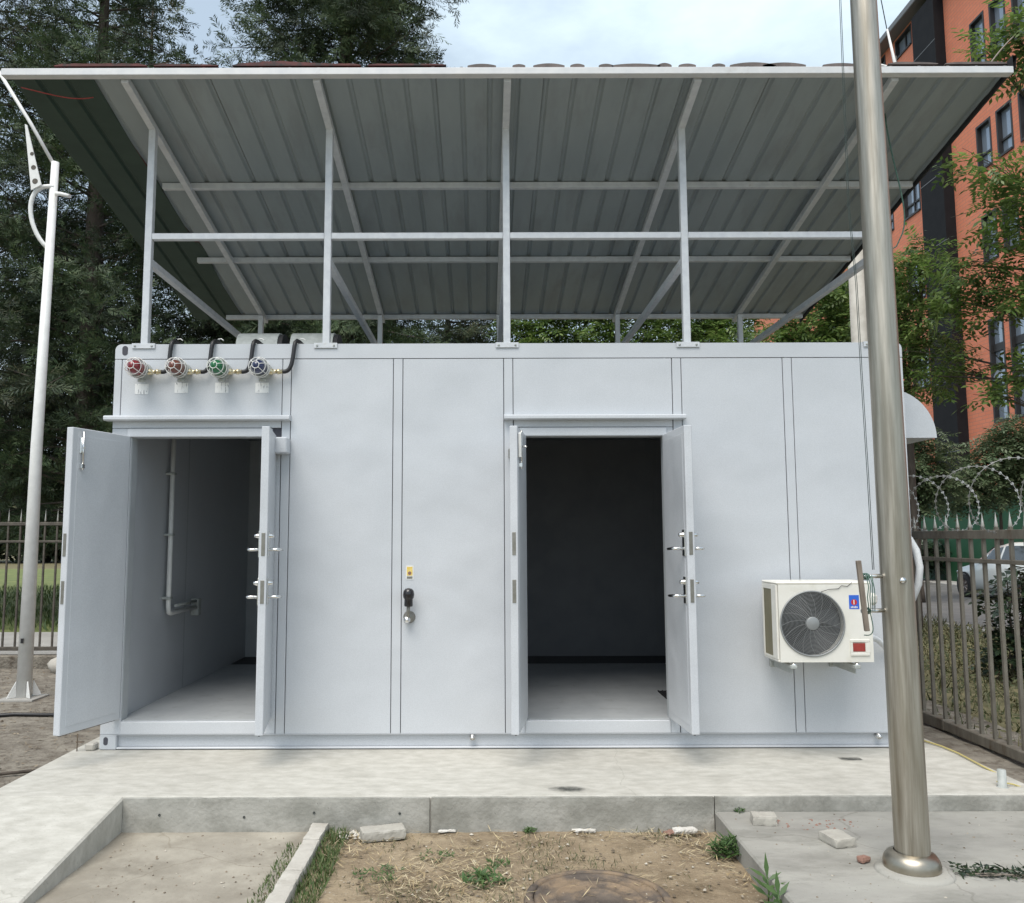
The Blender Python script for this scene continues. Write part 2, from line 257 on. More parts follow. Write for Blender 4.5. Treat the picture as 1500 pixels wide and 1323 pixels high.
# ------------------------------------------------------------------ mesh helpers
class MB:
    def __init__(s): s.v = []; s.f = []; s.mi = []; s.sm = []
    def add(s, vs, fs, mi=0, smooth=False):
        o = len(s.v); s.v += [tuple(map(float, p)) for p in vs]
        for f in fs: s.f.append(tuple(i+o for i in f)); s.mi.append(mi); s.sm.append(smooth)
        return s
    def box(s, x0, x1, y0, y1, z0, z1, c=0.0, mi=0):
        """box with chamfered edges (c metres)"""
        if c <= 0:
            vs = [(x, y, z) for z in (z0, z1) for y in (y0, y1) for x in (x0, x1)]
            return s.add(vs, [(0, 2, 3, 1), (4, 5, 7, 6), (0, 1, 5, 4), (2, 6, 7, 3), (0, 4, 6, 2), (1, 3, 7, 5)], mi)
        c = min(c, (x1-x0)*.45, (y1-y0)*.45, (z1-z0)*.45)
        vs = []; idx = {}
        X = (x0, x1); Y = (y0, y1); Z = (z0, z1)
        for i in (0, 1):
            for j in (0, 1):
                for k in (0, 1):
                    dx = c if i == 0 else -c; dy = c if j == 0 else -c; dz = c if k == 0 else -c
                    for ax, p in enumerate(((X[i], Y[j]+dy, Z[k]+dz), (X[i]+dx, Y[j], Z[k]+dz), (X[i]+dx, Y[j]+dy, Z[k]))):
                        idx[i, j, k, ax] = len(vs); vs.append(p)
        g = lambda i, j, k, a: idx[i, j, k, a]
        fs = []
        fs += [(g(0,0,0,0), g(0,0,1,0), g(0,1,1,0), g(0,1,0,0)), (g(1,0,0,0), g(1,1,0,0), g(1,1,1,0), g(1,0,1,0))]
        fs += [(g(0,0,0,1), g(1,0,0,1), g(1,0,1,1), g(0,0,1,1)), (g(0,1,0,1), g(0,1,1,1), g(1,1,1,1), g(1,1,0,1))]
        fs += [(g(0,0,0,2), g(0,1,0,2), g(1,1,0,2), g(1,0,0,2)), (g(0,0,1,2), g(1,0,1,2), g(1,1,1,2), g(0,1,1,2))]
        for j in (0, 1):
            for k in (0, 1): fs.append((g(0,j,k,1), g(1,j,k,1), g(1,j,k,2), g(0,j,k,2)))
        for i in (0, 1):
            for k in (0, 1): fs.append((g(i,0,k,0), g(i,1,k,0), g(i,1,k,2), g(i,0,k,2)))
        for i in (0, 1):
            for j in (0, 1): fs.append((g(i,j,0,0), g(i,j,1,0), g(i,j,1,1), g(i,j,0,1)))
        for i in (0, 1):
            for j in (0, 1):
                for k in (0, 1): fs.append((g(i,j,k,0), g(i,j,k,1), g(i,j,k,2)))
        return s.add(vs, fs, mi)
    def tube(s, pts, r, n=8, caps=True, mi=0, smooth=True):
        pts = [Vector(p) for p in pts]; rs = r if isinstance(r, (list, tuple)) else [r]*len(pts)
        vs = []; up = None
        for i, p in enumerate(pts):
            d = (pts[min(i+1, len(pts)-1)] - pts[max(i-1, 0)]).normalized()
            if up is None: up = Vector((0, 0, 1)) if abs(d.z) < .9 else Vector((1, 0, 0))
            a = d.cross(up)
            if a.length < 1e-4: a = d.cross(Vector((1, .3, 0)))
            a.normalize(); b = a.cross(d).normalized(); up = b
            for k in range(n):
                t = 2*math.pi*k/n; vs.append(p + a*math.cos(t)*rs[i] + b*math.sin(t)*rs[i])
        fs = [(i*n+k, i*n+(k+1) % n, (i+1)*n+(k+1) % n, (i+1)*n+k) for i in range(len(pts)-1) for k in range(n)]
        s.add(vs, fs, mi, smooth)
        if caps:
            o = len(s.v) - len(vs)
            s.f.append(tuple(o+k for k in range(n))[::-1]); s.f.append(tuple(o+(len(pts)-1)*n+k for k in range(n))); s.mi += [mi, mi]; s.sm += [False, False]
        return s
    def lathe(s, prof, origin=(0, 0, 0), axis=(0, 0, 1), n=24, mi=0, smooth=True):
        ax = Vector(axis).normalized(); o = Vector(origin)
        a = ax.orthogonal().normalized(); b = ax.cross(a)
        vs = [o + ax*h + (a*math.cos(2*math.pi*k/n) + b*math.sin(2*math.pi*k/n))*max(r, 1e-4) for r, h in prof for k in range(n)]
        fs = [(i*n+k, i*n+(k+1) % n, (i+1)*n+(k+1) % n, (i+1)*n+k) for i in range(len(prof)-1) for k in range(n)]
        return s.add(vs, fs, mi, smooth)
    def torus(s, R0, r, origin, axis, n=32, m=6, mi=0):
        ax = Vector(axis).normalized(); o = Vector(origin); a = ax.orthogonal().normalized(); b = ax.cross(a)
        vs = []
        for i in range(n):
            t = 2*math.pi*i/n; d = a*math.cos(t)+b*math.sin(t)
            for k in range(m):
                q = 2*math.pi*k/m; vs.append(o + d*(R0+r*math.cos(q)) + ax*r*math.sin(q))
        fs = [(i*m+k, ((i+1) % n)*m+k, ((i+1) % n)*m+(k+1) % m, i*m+(k+1) % m) for i in range(n) for k in range(m)]
        return s.add(vs, fs, mi, True)
    def mesh(s, name, mats):
        me = bpy.data.meshes.new(name); me.from_pydata(s.v, [], s.f)
        for m in (mats if isinstance(mats, (list, tuple)) else [mats]): me.materials.append(m)
        me.polygons.foreach_set('material_index', s.mi); me.polygons.foreach_set('use_smooth', s.sm); me.update()
        return me
    def build(s, name, mats, parent=None, loc=None):
        return put(name, s.mesh(name, mats), parent, loc)

def rough_box(x0, x1, y0, y1, z0, z1, step, amp, sc=12, seed=0, mi=0):
    """box whose faces are grids, all points pushed by position noise so edges run uneven and stay closed"""
    mb = MB(); nx, ny, nz_ = (max(1, int(round((b-a)/step))) for a, b in ((x0, x1), (y0, y1), (z0, z1))); idx = {}
    def V(i, j, k):
        if (i, j, k) not in idx:
            p = Vector((x0+(x1-x0)*i/nx, y0+(y1-y0)*j/ny, z0+(z1-z0)*k/nz_)); q = Vector((seed*3.1, seed*1.7, seed))
            edge = (i in (0, nx))+(j in (0, ny))+(k in (0, nz_))
            w = noise.noise_vector(p*sc+q)*amp+noise.noise_vector(p*sc*3.3+q)*amp*.5
            c = Vector(((x0+x1)/2, (y0+y1)/2, (z0+z1)/2))
            pull = Vector((((i == 0)-(i == nx)), ((j == 0)-(j == ny)), ((k == 0)-(k == nz_))))*amp*(1.0 if edge > 1 else 0)*(.5+1.3*max(0, noise.noise(p*sc*1.7+q)))
            idx[i, j, k] = len(mb.v); mb.v.append(tuple(p+w+pull))
        return idx[i, j, k]
    def face(*q): mb.f.append(tuple(V(*t) for t in q)); mb.mi.append(mi); mb.sm.append(False)
    for i in range(nx):
        for j in range(ny):
            face((i, j, 0), (i, j+1, 0), (i+1, j+1, 0), (i+1, j, 0)); face((i, j, nz_), (i+1, j, nz_), (i+1, j+1, nz_), (i, j+1, nz_))
        for k in range(nz_):
            face((i, 0, k), (i+1, 0, k), (i+1, 0, k+1), (i, 0, k+1)); face((i, ny, k), (i, ny, k+1), (i+1, ny, k+1), (i+1, ny, k))
    for j in range(ny):
        for k in range(nz_):
            face((0, j, k), (0, j, k+1), (0, j+1, k+1), (0, j+1, k)); face((nx, j, k), (nx, j+1, k), (nx, j+1, k+1), (nx, j, k+1))
    return mb
def put(name, me, parent=None, loc=None, rot=None):
    o = bpy.data.objects.new(name, me); COL.objects.link(o)
    if parent:
        o.parent = parent
        # meshes are drawn in world coordinates unless a location is given: undo the parent's offset
        o.location = loc if loc is not None else -parent.location
    elif loc is not None: o.location = loc
    if rot: o.rotation_euler = rot
    return o
def thing(name, label, cat, loc=(0, 0, 0), group=None):
    o = bpy.data.objects.new(name, None); COL.objects.link(o); o.location = loc; o.empty_display_size = 0.1
    return tag(o, label, cat, group)
def tag(o, label, cat, group=None):
    o['label'] = label; o['category'] = cat
    if group: o['group'] = group
    return o
def kind(o, k): o['kind'] = k; return o
def copy_tree(o, parent=None):
    c = o.copy(); COL.objects.link(c)
    if parent: c.parent = parent
    for ch in o.children: copy_tree(ch, c)
    return c

def quads_np(name, V, mats, nper=4):
    """V: (n*nper,3) array, every nper rows one face"""
    V = np.asarray(V, dtype=np.float32).reshape(-1, 3); nf = len(V)//nper
    me = bpy.data.meshes.new(name)
    me.vertices.add(len(V)); me.vertices.foreach_set('co', V.ravel())
    me.loops.add(len(V)); me.loops.foreach_set('vertex_index', np.arange(len(V), dtype=np.int32))
    me.polygons.add(nf); me.polygons.foreach_set('loop_start', np.arange(0, len(V), nper, dtype=np.int32)); me.polygons.foreach_set('loop_total', np.full(nf, nper, dtype=np.int32))
    me.materials.append(mats); me.update(calc_edges=True); me.validate()
    return me

rng = np.random.default_rng(11)
def unit(a): return a/np.maximum(np.linalg.norm(a, axis=-1, keepdims=True), 1e-6)
def blades(o, d, L, w, side):
    """diamond leaves: o base, d direction, L length, w width, side vector -> (n,4,3)"""
    L = np.asarray(L)[..., None]; w = np.asarray(w)[..., None]
    mid = o + d*L*0.45
    return np.stack([o, mid+side*w*.5, o+d*L, mid-side*w*.5], axis=-2).reshape(-1, 4, 3)

# ================================================================== GROUND
def sheet(name, x0, x1, y0, y1, z, m, k='structure', c=None):
    o = MB().add([(x0, y0, z), (x1, y0, z), (x1, y1, z), (x0, y1, z)], [(0, 1, 2, 3)]).build(name, m)
    return kind(o, k)
def slab(name, x0, x1, y0, y1, z0, z1, m, c=0.006):
    return kind(MB().box(x0, x1, y0, y1, z0, z1, c).build(name, m), 'structure')
sheet('ground', -400, 400, -60, 800, -0.36, M['verge'])
sheet('yard_ground', -12, -2.3, -8, 5.2, -0.21, M['yard'])
sheet('lawn', -45, -4.4, 8.6, 40, -0.12, M['lawn'])
slab('pavement', -45, -3, 5.62, 8.6, -0.3, -0.10, M['roadside'])
slab('road', 9.0, 16.4, -30, 160, -0.5, -0.30, M['asphalt'])
kb = slab('kerb', 8.82, 9.0, -30, 160, -0.5, -0.2, M['roadside'], 0.02)
slab('far_pavement', 16.4, 19.9, -30, 160, -0.5, -0.19, M['roadside'], 0.02)

# concrete pad with step face, ramp down to the left front
pad = slab('concrete_pad', -3.0, 3.16, -1.085, 3.75, -0.42, 0.0, M['concrete'], 0.012)
# formwork face of the step: two cast lengths with a joint between
for i, (a, b) in enumerate(((-2.17, -0.409), (-0.402, 1.222), (1.226, 3.158))):
    rough_box(a, b, -1.108, -1.082, -0.40, -0.0035, .022, .0022, 9, i).build('step_face', M['concrete_side'], pad)
def ramp():
    b = MB(); ys = np.linspace(-1.0852, -4.2, 24)
    z = lambda y: -0.14*(-1.0852-y)/1.1
    vs = []; fs = []
    for y in ys:
        w = 0.006*noise.noise((y*3, 1, 0))
        vs += [(-3.06+w, y, -0.6), (-3.06+w, y, z(y)-0.01), (-3.05+w, y, z(y)), (-2.18, y, z(y)), (-2.17, y, z(y)-0.01), (-2.17, y, -0.6)]
    for i in range(len(ys)-1):
        for k in range(5): fs.append((i*6+k, (i+1)*6+k, (i+1)*6+k+1, i*6+k+1))
    fs.append((0, 1, 2, 3, 4, 5))
    b.add(vs, fs); return kind(b.build('concrete_ramp', M['concrete']), 'structure')
ramp()
# formwork tie holes: flat discs on the step face, hole shade painted dark
for x, z in ((-1.955, -.095), (-1.47, -.108), (-1.07, -.085), (-.58, -.09)):
    MB().lathe([(0, -.001), (.004, -.001), (.0065, .0), (.008, .001)], (x, -1.1105, z), (0, -1, 0), 9).build('tie_hole', M['hole_shade'], pad)
# sunken dusty concrete at left front
def rough_sheet(name, x0, x1, y0, y1, z, m, nx, ny, amp, sc, seed=0, kind_='structure'):
    vs = []; fs = []
    for j in range(ny+1):
        for i in range(nx+1):
            x = x0+(x1-x0)*i/nx; y = y0+(y1-y0)*j/ny
            h = amp*(noise.noise((x*sc, y*sc, seed)) + .5*noise.noise((x*sc*2.7, y*sc*2.7, seed+3)) + .3*noise.noise((x*sc*7, y*sc*7, seed+9)))
            vs.append((x, y, z+h))
    for j in range(ny):
        for i in range(nx):
            a = j*(nx+1)+i; fs.append((a, a+1, a+nx+2, a+nx+1))
    return kind(MB().add(vs, fs, 0, True).build(name, m), kind_)
rough_sheet('sunken_concrete', -2.3, -1.03, -4.5, -1.09, -0.192, M['concrete_tan'], 40, 90, 0.006, 2.2)
rough_sheet('dirt_bed', -1.03, 1.23, -4.5, -1.09, -0.195, M['dirt'], 130, 190, 0.012, 2.4, 5)
# kerb strip of blocks
ks = bpy.data.objects.new('kerb_strip', None); COL.objects.link(ks); ks.location = (-1.03, -1.2, -0.2); ks['kind'] = 'structure'
for a, b in ((-1.112, -1.375), (-1.381, -1.80), (-1.806, -2.25), (-2.256, -2.70), (-2.706, -3.15), (-3.156, -3.7)):
    e = random.uniform(-.004, .004)
    rough_box(-1.078+e, -0.985+e, b, a, -0.26, -0.135+random.uniform(-.004, .004), .016, .004, 14, a*7).build('kerb_block', M['kerb'], ks)
# raised slab at right front that carries the pole
rs = slab('right_slab', 1.226, 6.5, -4.6, -1.106, -0.4, -0.085, M['concrete_old'], 0.010)

# ================================================================== CONTAINER
X0, X1, ZT, YB = -2.805, 2.988, 2.905, 3.40
box_root = thing('equipment_container', 'light grey steel equipment container with two open double doors on concrete pad', 'container', (0.09, 1.7, 0.0))
P = box_root
FY0, FY1 = 0.0, 0.018      # skin thickness of panels
D1, D2 = (-2.66, -1.655), (0.195, 1.220)   # door openings
OZ0, OZ1 = 0.20, 2.215
# carcass: backing wall around openings
b = MB()
b.box(X0+.003, D1[0], .019, .1, .1, 2.82)
b.box(D1[1], D2[0], .019, .1, .1, 2.82)
b.box(D2[1], X1-.003, .019, .1, .1, 2.82)
for d in (D1, D2): b.box(d[0]+.0, d[1]-.0, .0191, .1, OZ1, 2.82); b.box(d[0], d[1], .0191, .1, .1, OZ0-.012)
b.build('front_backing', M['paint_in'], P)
b = MB()
for a, c in ((X0+.03, D1[0]-.03), (D1[1]+.012, D2[0]-.03), (D2[1]+.03, X1-.03)): b.box(a, c, .0183, .0189, .11, 2.81)
for d in (D1, D2): b.box(d[0]-.03, d[1]+.012, .0183, .0189, 2.30, 2.81)
b.build('joint_filler', M['gap'], P)
MB().box(X0, X0+.1, .1001, YB, .1, ZT-.005, .004).build('end_wall', M['paint'], P)
MB().box(X1-.1, X1, .1001, YB, .1, ZT-.005, .004).build('end_wall', M['paint'], P)
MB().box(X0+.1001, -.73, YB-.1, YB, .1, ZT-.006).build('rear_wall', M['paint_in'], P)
MB().box(-.7299, X1-.1001, YB-.1, YB, .1, ZT-.006).build('rear_wall', M['shade_in'], P)
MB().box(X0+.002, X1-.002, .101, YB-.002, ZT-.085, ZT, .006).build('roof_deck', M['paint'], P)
MB().box(X0+.1002, X1-.1002, .1002, YB-.1002, 2.56, ZT-.09).build('ceiling', M['shade_in'], P)
# inner lining of the front wall and partition
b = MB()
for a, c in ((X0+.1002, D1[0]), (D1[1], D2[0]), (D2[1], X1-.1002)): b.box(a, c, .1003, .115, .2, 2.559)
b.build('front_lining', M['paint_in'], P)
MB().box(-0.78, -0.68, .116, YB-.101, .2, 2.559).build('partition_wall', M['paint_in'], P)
MB().box(X0+.1003, X1-.1003, .02, 2.70, .1, OZ0, .002).build('interior_floor', M['floor_in'], P)
MB().box(X0+.1003, X1-.1003, 2.70, YB-.1003, .1, .14).build('floor_channel', M['dark'], P)
gb = MB().box(-2.70, -0.79, -.009, .009, .16, .197).mesh('grate_bar', M['fan'])
gb2 = MB().box(-0.67, 2.885, -.009, .009, .16, .197).mesh('grate_bar', M['fan'])
for i in range(12):
    for g in (gb, gb2): put('grate_bar', g, P, Vector((0, 2.725+i*.049, 0))-P.location)
# interior conduit on the left room's wall
MB().tube([(-2.655, .83, 2.55), (-2.655, .83, .93), (-2.655, .84, .885), (-2.655, .88, .875), (-2.655, 1.5, .875)], .02, 10).build('wall_conduit', M['white'], P)
MB().box(-2.70, -2.63, 1.49, 1.57, .80, .95, .006).build('socket_box', M['cast'], P)
for z in (.99, 1.5, 2.0): MB().box(-2.704, -2.63, .80, .86, z, z+.02, .003).build('pipe_clip', M['cast'], P)
MB().tube([(-2.64, .95, .93), (-2.64, 1.45, .93)], .012, 8).build('towel_pipe', M['cast'], P)
for y in (1.35,):
    MB().box(-2.7025, -2.7015, y-.012, y+.012, .205, 2.555).build('lining_seam', M['paint_in'], P)
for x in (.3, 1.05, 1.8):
    MB().box(x-.012, x+.012, YB-.1045, YB-.1005, .205, 2.555).build('lining_seam', M['shade_in'], P)
# small mesh mat inside right room
b = MB()
for i in range(7): b.box(1.35+i*.035, 1.358+i*.035, .75, 1.1, .201, .212)
for i in range(6): b.box(1.35, 1.57, .76+i*.06, .768+i*.06, .202, .213)
tag(b.build('mesh_mat', M['dark']), 'small black wire mesh on the container floor just inside the right doorway', 'mesh')

# front skin: top rail, bottom rail, strips and panels with open joints
G = 0.0026
b = MB()
def rail_top():
    n = 6; r = .045; prof = []
    for cx, a0 in ((X0+r, math.pi), (X1-r, math.pi/2)):
        for i in range(n+1):
            t = a0 - (math.pi/2)*i/n; prof.append((cx+r*math.cos(t), ZT-r+r*math.sin(t)))
    prof = [(X0, 2.796)] + prof + [(X1, 2.796)]
    m = len(prof); mb = MB()
    mb.add([(x, .0, z) for x, z in prof]+[(x, .1, z) for x, z in prof], [tuple(range(m))[::-1], tuple(range(m, 2*m))]+[(i, (i+1) % m, m+(i+1) % m, m+i) for i in range(m)])
    return mb
rail_top().build('top_rail', M['paint'], P)
strips = [(X0, -2.752, 2.375, 2.793), (-1.570, -1.505, .108, 2.793), (-.756, -.686, .108, 2.793), (.054, .122, .108, 2.793), (1.290, 1.358, .108, 2.793), (2.104, 2.172, .108, 2.793), (2.905, X1, .108, 2.793)]
for a, c, z0, z1 in strips: MB().box(a+G*(a > X0), c-G*(c < X1), FY0, FY1, z0, z1-.0025, .002).build('frame_strip', M['paint'], P)
panels = [(-2.752, -1.570, 2.375, 2.793), (-1.505, -.756, .108, 2.793), (-.686, .054, .108, 2.793), (.122, 1.290, 2.375, 2.793), (1.358, 2.104, .108, 2.793), (2.172, 2.905, .108, 2.793)]
for a, c, z0, z1 in panels: MB().box(a+G, c-G, FY0+.001, FY1, z0, z1-G, .002).build('wall_panel', M['paint'], P)
# door surrounds
for d, (lo, hi) in ((D1, (X0, -1.5735)), (D2, (.1255, 1.2865))):
    MB().box(lo+.001, hi, FY0+.002, FY1, 2.283, 2.372, .002).build('door_header', M['paint'], P)
    MB().box(d[0]-.03, d[1]+.02, -.012, FY1, OZ1, 2.278, .005).build('door_lintel', M['paint'], P)
    MB().box(lo+.001, d[0]-.002, FY0+.003, FY1, .108, 2.28 if lo < -2 else 2.21, .002).build('door_jamb', M['paint'], P)
    MB().box(d[1]+.002, hi, FY0+.003, FY1, .108, 2.28 if lo > -2 else 2.21, .002).build('door_jamb', M['paint'], P)
    MB().box(d[0]-.0005, d[1]+.0005, -.006, .0185, .108, .196, .004).build('door_sill', M['paint'], P)
    MB().box(d[0]+.0, d[1]-.0, .0186, .1, .188, .2015, .002).build('threshold', M['floor_in'], P)
for a, c in ((-2.845, -1.500), (.054, 1.372)):
    mb = MB(); pr = [(0, 2.332), (-.058, 2.332), (-.066, 2.339), (-.066, 2.358), (-.058, 2.366), (-.03, 2.372), (0, 2.374)]
    m = len(pr)
    mb.add([(a, y, z) for y, z in pr]+[(c, y, z) for y, z in pr], [tuple(range(m)), tuple(range(m, 2*m))[::-1]]+[(i, m+i, m+(i+1) % m, (i+1) % m) for i in range(m)])
    mb.build('drip_rail', M['paint'], P)
# base channel and corner castings
mb = MB().box(-2.685, X1-.12, .035, .099, .018, .104); mb.build('base_channel', M['paint'], P)
MB().box(-2.685, X1-.12, .0, .034, .006, .018, .003).build('base_flange', M['paint'], P)
MB().box(-2.685, X1-.12, .02, .09, .0005, .0055).build('contact_shade_strip', M['black'], P)  # black strip painting the contact shade under the container base
MB().box(X0+.002, X1-.002, -.004, .0, .1045, .1075).build('base_lip', M['paint'], P)
for a, c in ((X0, -2.686), (X1-.119, X1)):
    MB().box(a, c, .0, .11, .002, .104, .006).build('corner_casting', M['paint'], P)
def oval(cx, cz, w, h, y, n=20):
    pts = [(cx+w*math.cos(2*math.pi*i/n), cz+(h-w)*(1 if math.sin(2*math.pi*i/n) >= 0 else -1)+w*math.sin(2*math.pi*i/n)) for i in range(n)]
    mb = MB(); mb.add([(x, y, z) for x, z in pts]+[(x, y+.0015, z) for x, z in pts], [tuple(range(n)), tuple(range(n, 2*n))[::-1]]+[(i, n+i, n+(i+1) % n, (i+1) % n) for i in range(n)])
    return mb
oval(-2.733, 2.857, .021, .036, -.0015).build('casting_hole', M['gap'], P); oval(-2.760, .062, .016, .028, -.0015).build('casting_hole', M['gap'], P)
for x in (-.179, 2.681):
    MB().lathe([(0, -.03), (.013, -.028), (.013, -.012), (.02, -.011), (.02, .036)], (x, 0, .082), (0, 1, 0), 12).build('base_bolt', M['chrome'], P)

# ---- door leaves: built closed with the hinge at the origin
def leaf(side, w, hx, ang, free_hw):
    s = side      # +1: hinge on the left, leaf runs +x; -1: hinge on the right
    T = .052; z0, z1 = .216, 2.222
    xs = sorted((s*.004, s*w))
    mb = MB().box(xs[0], xs[1], -T, 0, z0, z1, .004)
    d = mb.build('door', M['paint'], P, Vector((hx, -.006, 0))-P.location); d.rotation_euler = (0, 0, ang)
    # inner tray: raised rim seen on the inside face
    xs2 = sorted((s*.045, s*(w-.045)))
    MB().box(xs2[0], xs2[1], .0, .003, z0+.05, z1-.05, .002).build('inner_sheet', M['paint'], d, Vector((0, 0, 0)))
    for hz in (.45, 1.2, 1.95):
        MB().tube([(0, -.026, hz-.06), (0, -.026, hz+.06)], .012, 10).build('hinge', M['cast'], d, Vector((0, 0, 0)))
    xe = s*w
    for zc in (1.44, 1.13):
        zlo, zhi = zc-.075, zc+.075
        a, c = sorted((xe-s*.002, xe+s*.003))
        MB().box(a, c, -.038, -.014, zlo, zhi, .001).build('lock_plate', M['plate'], d, Vector((0, 0, 0)))
        if free_hw:
            for sy in (-1, 1):
                yb = -T if sy < 0 else .0
                mb = MB().box(*sorted((xe-s*.085, xe-s*.03)), *sorted((yb, yb+sy*.008)), zc-.085, zc+.09, .003)
                mb.lathe([(0, .03), (.013, .028), (.015, .012), (.018, 0)], (xe-s*.057, yb+sy*.008, zc+.055), (0, sy, 0), 12)
                h = mb.build('lock_escutcheon', M['chrome'], d, Vector((0, 0, 0)))
                zc2 = zc-.035
                MB().tube([(xe-s*.057, yb, zc2), (xe-s*.057, yb+sy*.055, zc2), (xe-s*.06, yb+sy*.068, zc2), (xe-s*.075, yb+sy*.078, zc2), (xe-s*.155, yb+sy*.085, zc2-.004)], [.011, .011, .011, .010, .008], 10).build('lever_handle', M['chrome'], d, Vector((0, 0, 0)))
    if not free_hw:
        # flush bolt with keeper on the inside face near the top
        mb = MB().box(*sorted((xe-s*.1, xe-s*.06)), .0, .012, 2.05, 2.16, .003)
        mb.tube([(xe-s*.08, .018, 1.94), (xe-s*.08, .018, 2.2)], .007, 8)
        mb.tube([(xe-s*.08, .02, 2.09), (xe-s*.05, .055, 2.085)], .006, 8)
        mb.box(*sorted((xe-s*.095, xe-s*.065)), .0, .025, 1.95, 1.98, .003)
        mb.build('flush_bolt', M['chrome'], d, Vector((0, 0, 0)))
    MB().box(*sorted((s*.03, s*(w-.02))), -.03, -.02, z0-.008, z0-.001).build('bottom_seal', M['black'], d, Vector((0, 0, 0)))
    return d
leaf(+1, .556, D1[0]-.002, R(-107.5), False)
leaf(-1, .545, D1[1]+.0, R(99.0), True)
leaf(+1, .545, D2[0]+.02, R(-99.0), False)
leaf(-1, .545, D2[1]-.015, R(93.5), True)
dl = [o for o in P.children if o.name.startswith('door') and not o.name.startswith('door_')][2]
mb = MB(); pr = [(.455, 2.02), (.51, 2.015), (.525, 2.17), (.49, 2.185), (.44, 2.07)]
mb.add([(x, .004, z) for x, z in pr]+[(x, .022, z) for x, z in pr], [(0, 1, 2, 3, 4), (9, 8, 7, 6, 5)]+[(i, 5+i, 5+(i+1) % 5, (i+1) % 5) for i in range(5)])
mb.build('latch_cover', M['white'], dl, Vector((0, 0, 0)))
# door closers on the wall
MB().box(-1.60, -1.50, -.125, -.002, 2.085, 2.20, .008).build('door_closer', M['paint'], P)
MB().box(-1.612, -1.6005, -.12, -.004, 2.09, 2.195).build('closer_end', M['black'], P)
MB().box(1.31, 1.35, -.07, -.002, 2.09, 2.17, .006).build('door_closer', M['paint'], P)
MB().box(1.302, 1.3095, -.068, -.004, 2.08, 2.165).build('closer_end', M['black'], P)
MB().box(.085, .115, -.07, -.002, 2.05, 2.12, .006).build('door_closer', M['plate'], P)
# rubber seal beside the left doorway's right leaf
MB().box(-1.628, -1.606, -.014, .002, .30, 2.07, .004).build('door_seal', M['black'], P)
# base plates of canopy posts are canopy parts; lamp name plates
for i, (x, z) in enumerate(((-2.600, 2.571), (-2.310, 2.579), (-2.013, 2.579), (-1.718, 2.578))):
    MB().box(x-.049, x+.049, -.0015, .0009, z-.038, z+.038).build('name_plate', print_mat('name_plate_print_%d' % i, i+1), P)
# warning sticker
st = MB().box(-.655, -.600, -.0012, .0009, 1.182, 1.282).build('warning_sticker', M['white'], P)
MB().box(-.648, -.607, -.0022, -.0012, 1.21, 1.274).build('yellow_field', M['yellow'], st, Vector((0, 0, 0)))
MB().box(-.648, -.607, -.0022, -.0012, 1.188, 1.205).build('caption_strip', M['plate'], st, Vector((0, 0, 0)))
mb = MB().lathe([(.0, 0), (.013, 0)], (-.6275, -.0026, 1.228), (0, -1, 0), 16); mb.build('sticker_emblem', M['redbrick'], st, Vector((0, 0, 0)))
# vent hoods on the roof and on the right end
def half_hood(x0, x1, y, r, h):
    mb = MB(); n = 14; pr = [(y-r*math.cos(math.pi*i/n), 2.9055+h*math.sin(math.pi*i/n)**.7) for i in range(n+1)]
    m = len(pr)
    mb.add([(x0, a, z) for a, z in pr]+[(x1, a, z) for a, z in pr], [(i, m+i, m+i+1, i+1) for i in range(m-1)]+[tuple(range(m)), tuple(range(m, 2*m))[::-1]], 0, False)
    return mb
half_hood(-2.02, -1.70, .5, .17, .195).build('roof_vent', M['cast'], P); half_hood(-1.60, -1.27, .5, .17, .195).build('roof_vent', M['cast'], P)
for x in (-1.695, -1.265): half_hood(x, x+.03, .5, .165, .185).build('vent_mouth', M['dark'], P)
def end_hood():
    mb = MB(); n = 16; zb, zt = 2.225, 2.60; r = zt-zb
    pr = [(X1+.002, zb)]+[(X1+.002+.355*math.sin(math.pi/2*(1-i/n)), zb+r*(1-math.cos(math.pi/2*(i/n)))*0+r*math.sin(math.pi/2*i/n)) for i in range(n+1)]
    m = len(pr)
    mb.add([(x, .25, z) for x, z in pr]+[(x, .75, z) for x, z in pr], [tuple(range(m)), tuple(range(m, 2*m))[::-1]]+[(i, m+i, m+(i+1) % m, (i+1) % m) for i in range(m)])
    return mb
end_hood().build('end_vent_hood', M['paint'], P)
# insulated refrigerant pipe on the right end wall
tag(MB().tube([(3.0, .14, 1.50), (3.03, .12, 1.46), (3.055, .08, 1.38), (3.065, .06, 1.26), (3.06, .08, 1.14), (3.03, .12, 1.03), (3.0, .16, .95), (2.998, .2, .93)], .026, 12).build('insulated_pipe', M['insul']), 'white insulated pipe bulging from the right end of the container beside the fence', 'pipe')
# lever with black knob
lv = thing('latch_lever', 'black knobbed chrome lever handle below a yellow sticker on the container front', 'handle', (-.633, -.002, .913))
MB().lathe([(0, -.045), (.02, -.042), (.034, -.03), (.04, -.012), (.044, 0)], (-.628, 0, .918), (0, 1, 0), 20).build('base', M['plate'], lv)
MB().lathe([(0, -.03), (.018, -.024), (.026, -.008), (.026, .008), (.016, .024), (0, .03)], (-.640, -.055, .905), (0, 1, 0), 16).build('pivot', M['chrome'], lv)
MB().tube([(-.632, -.06, .90), (-.630, -.068, .96), (-.628, -.075, 1.03)], [.013, .013, .012], 12).build('stem', M['plate'], lv)
MB().lathe([(.0, 0), (.029, .0), (.031, .01), (.03, .05), (.038, .062), (.041, .085), (.036, .108), (.024, .122), (0, .128)], (-.628, -.075, 1.0), (.01, -.08, 1), 20).build('knob', M['knob'], lv)

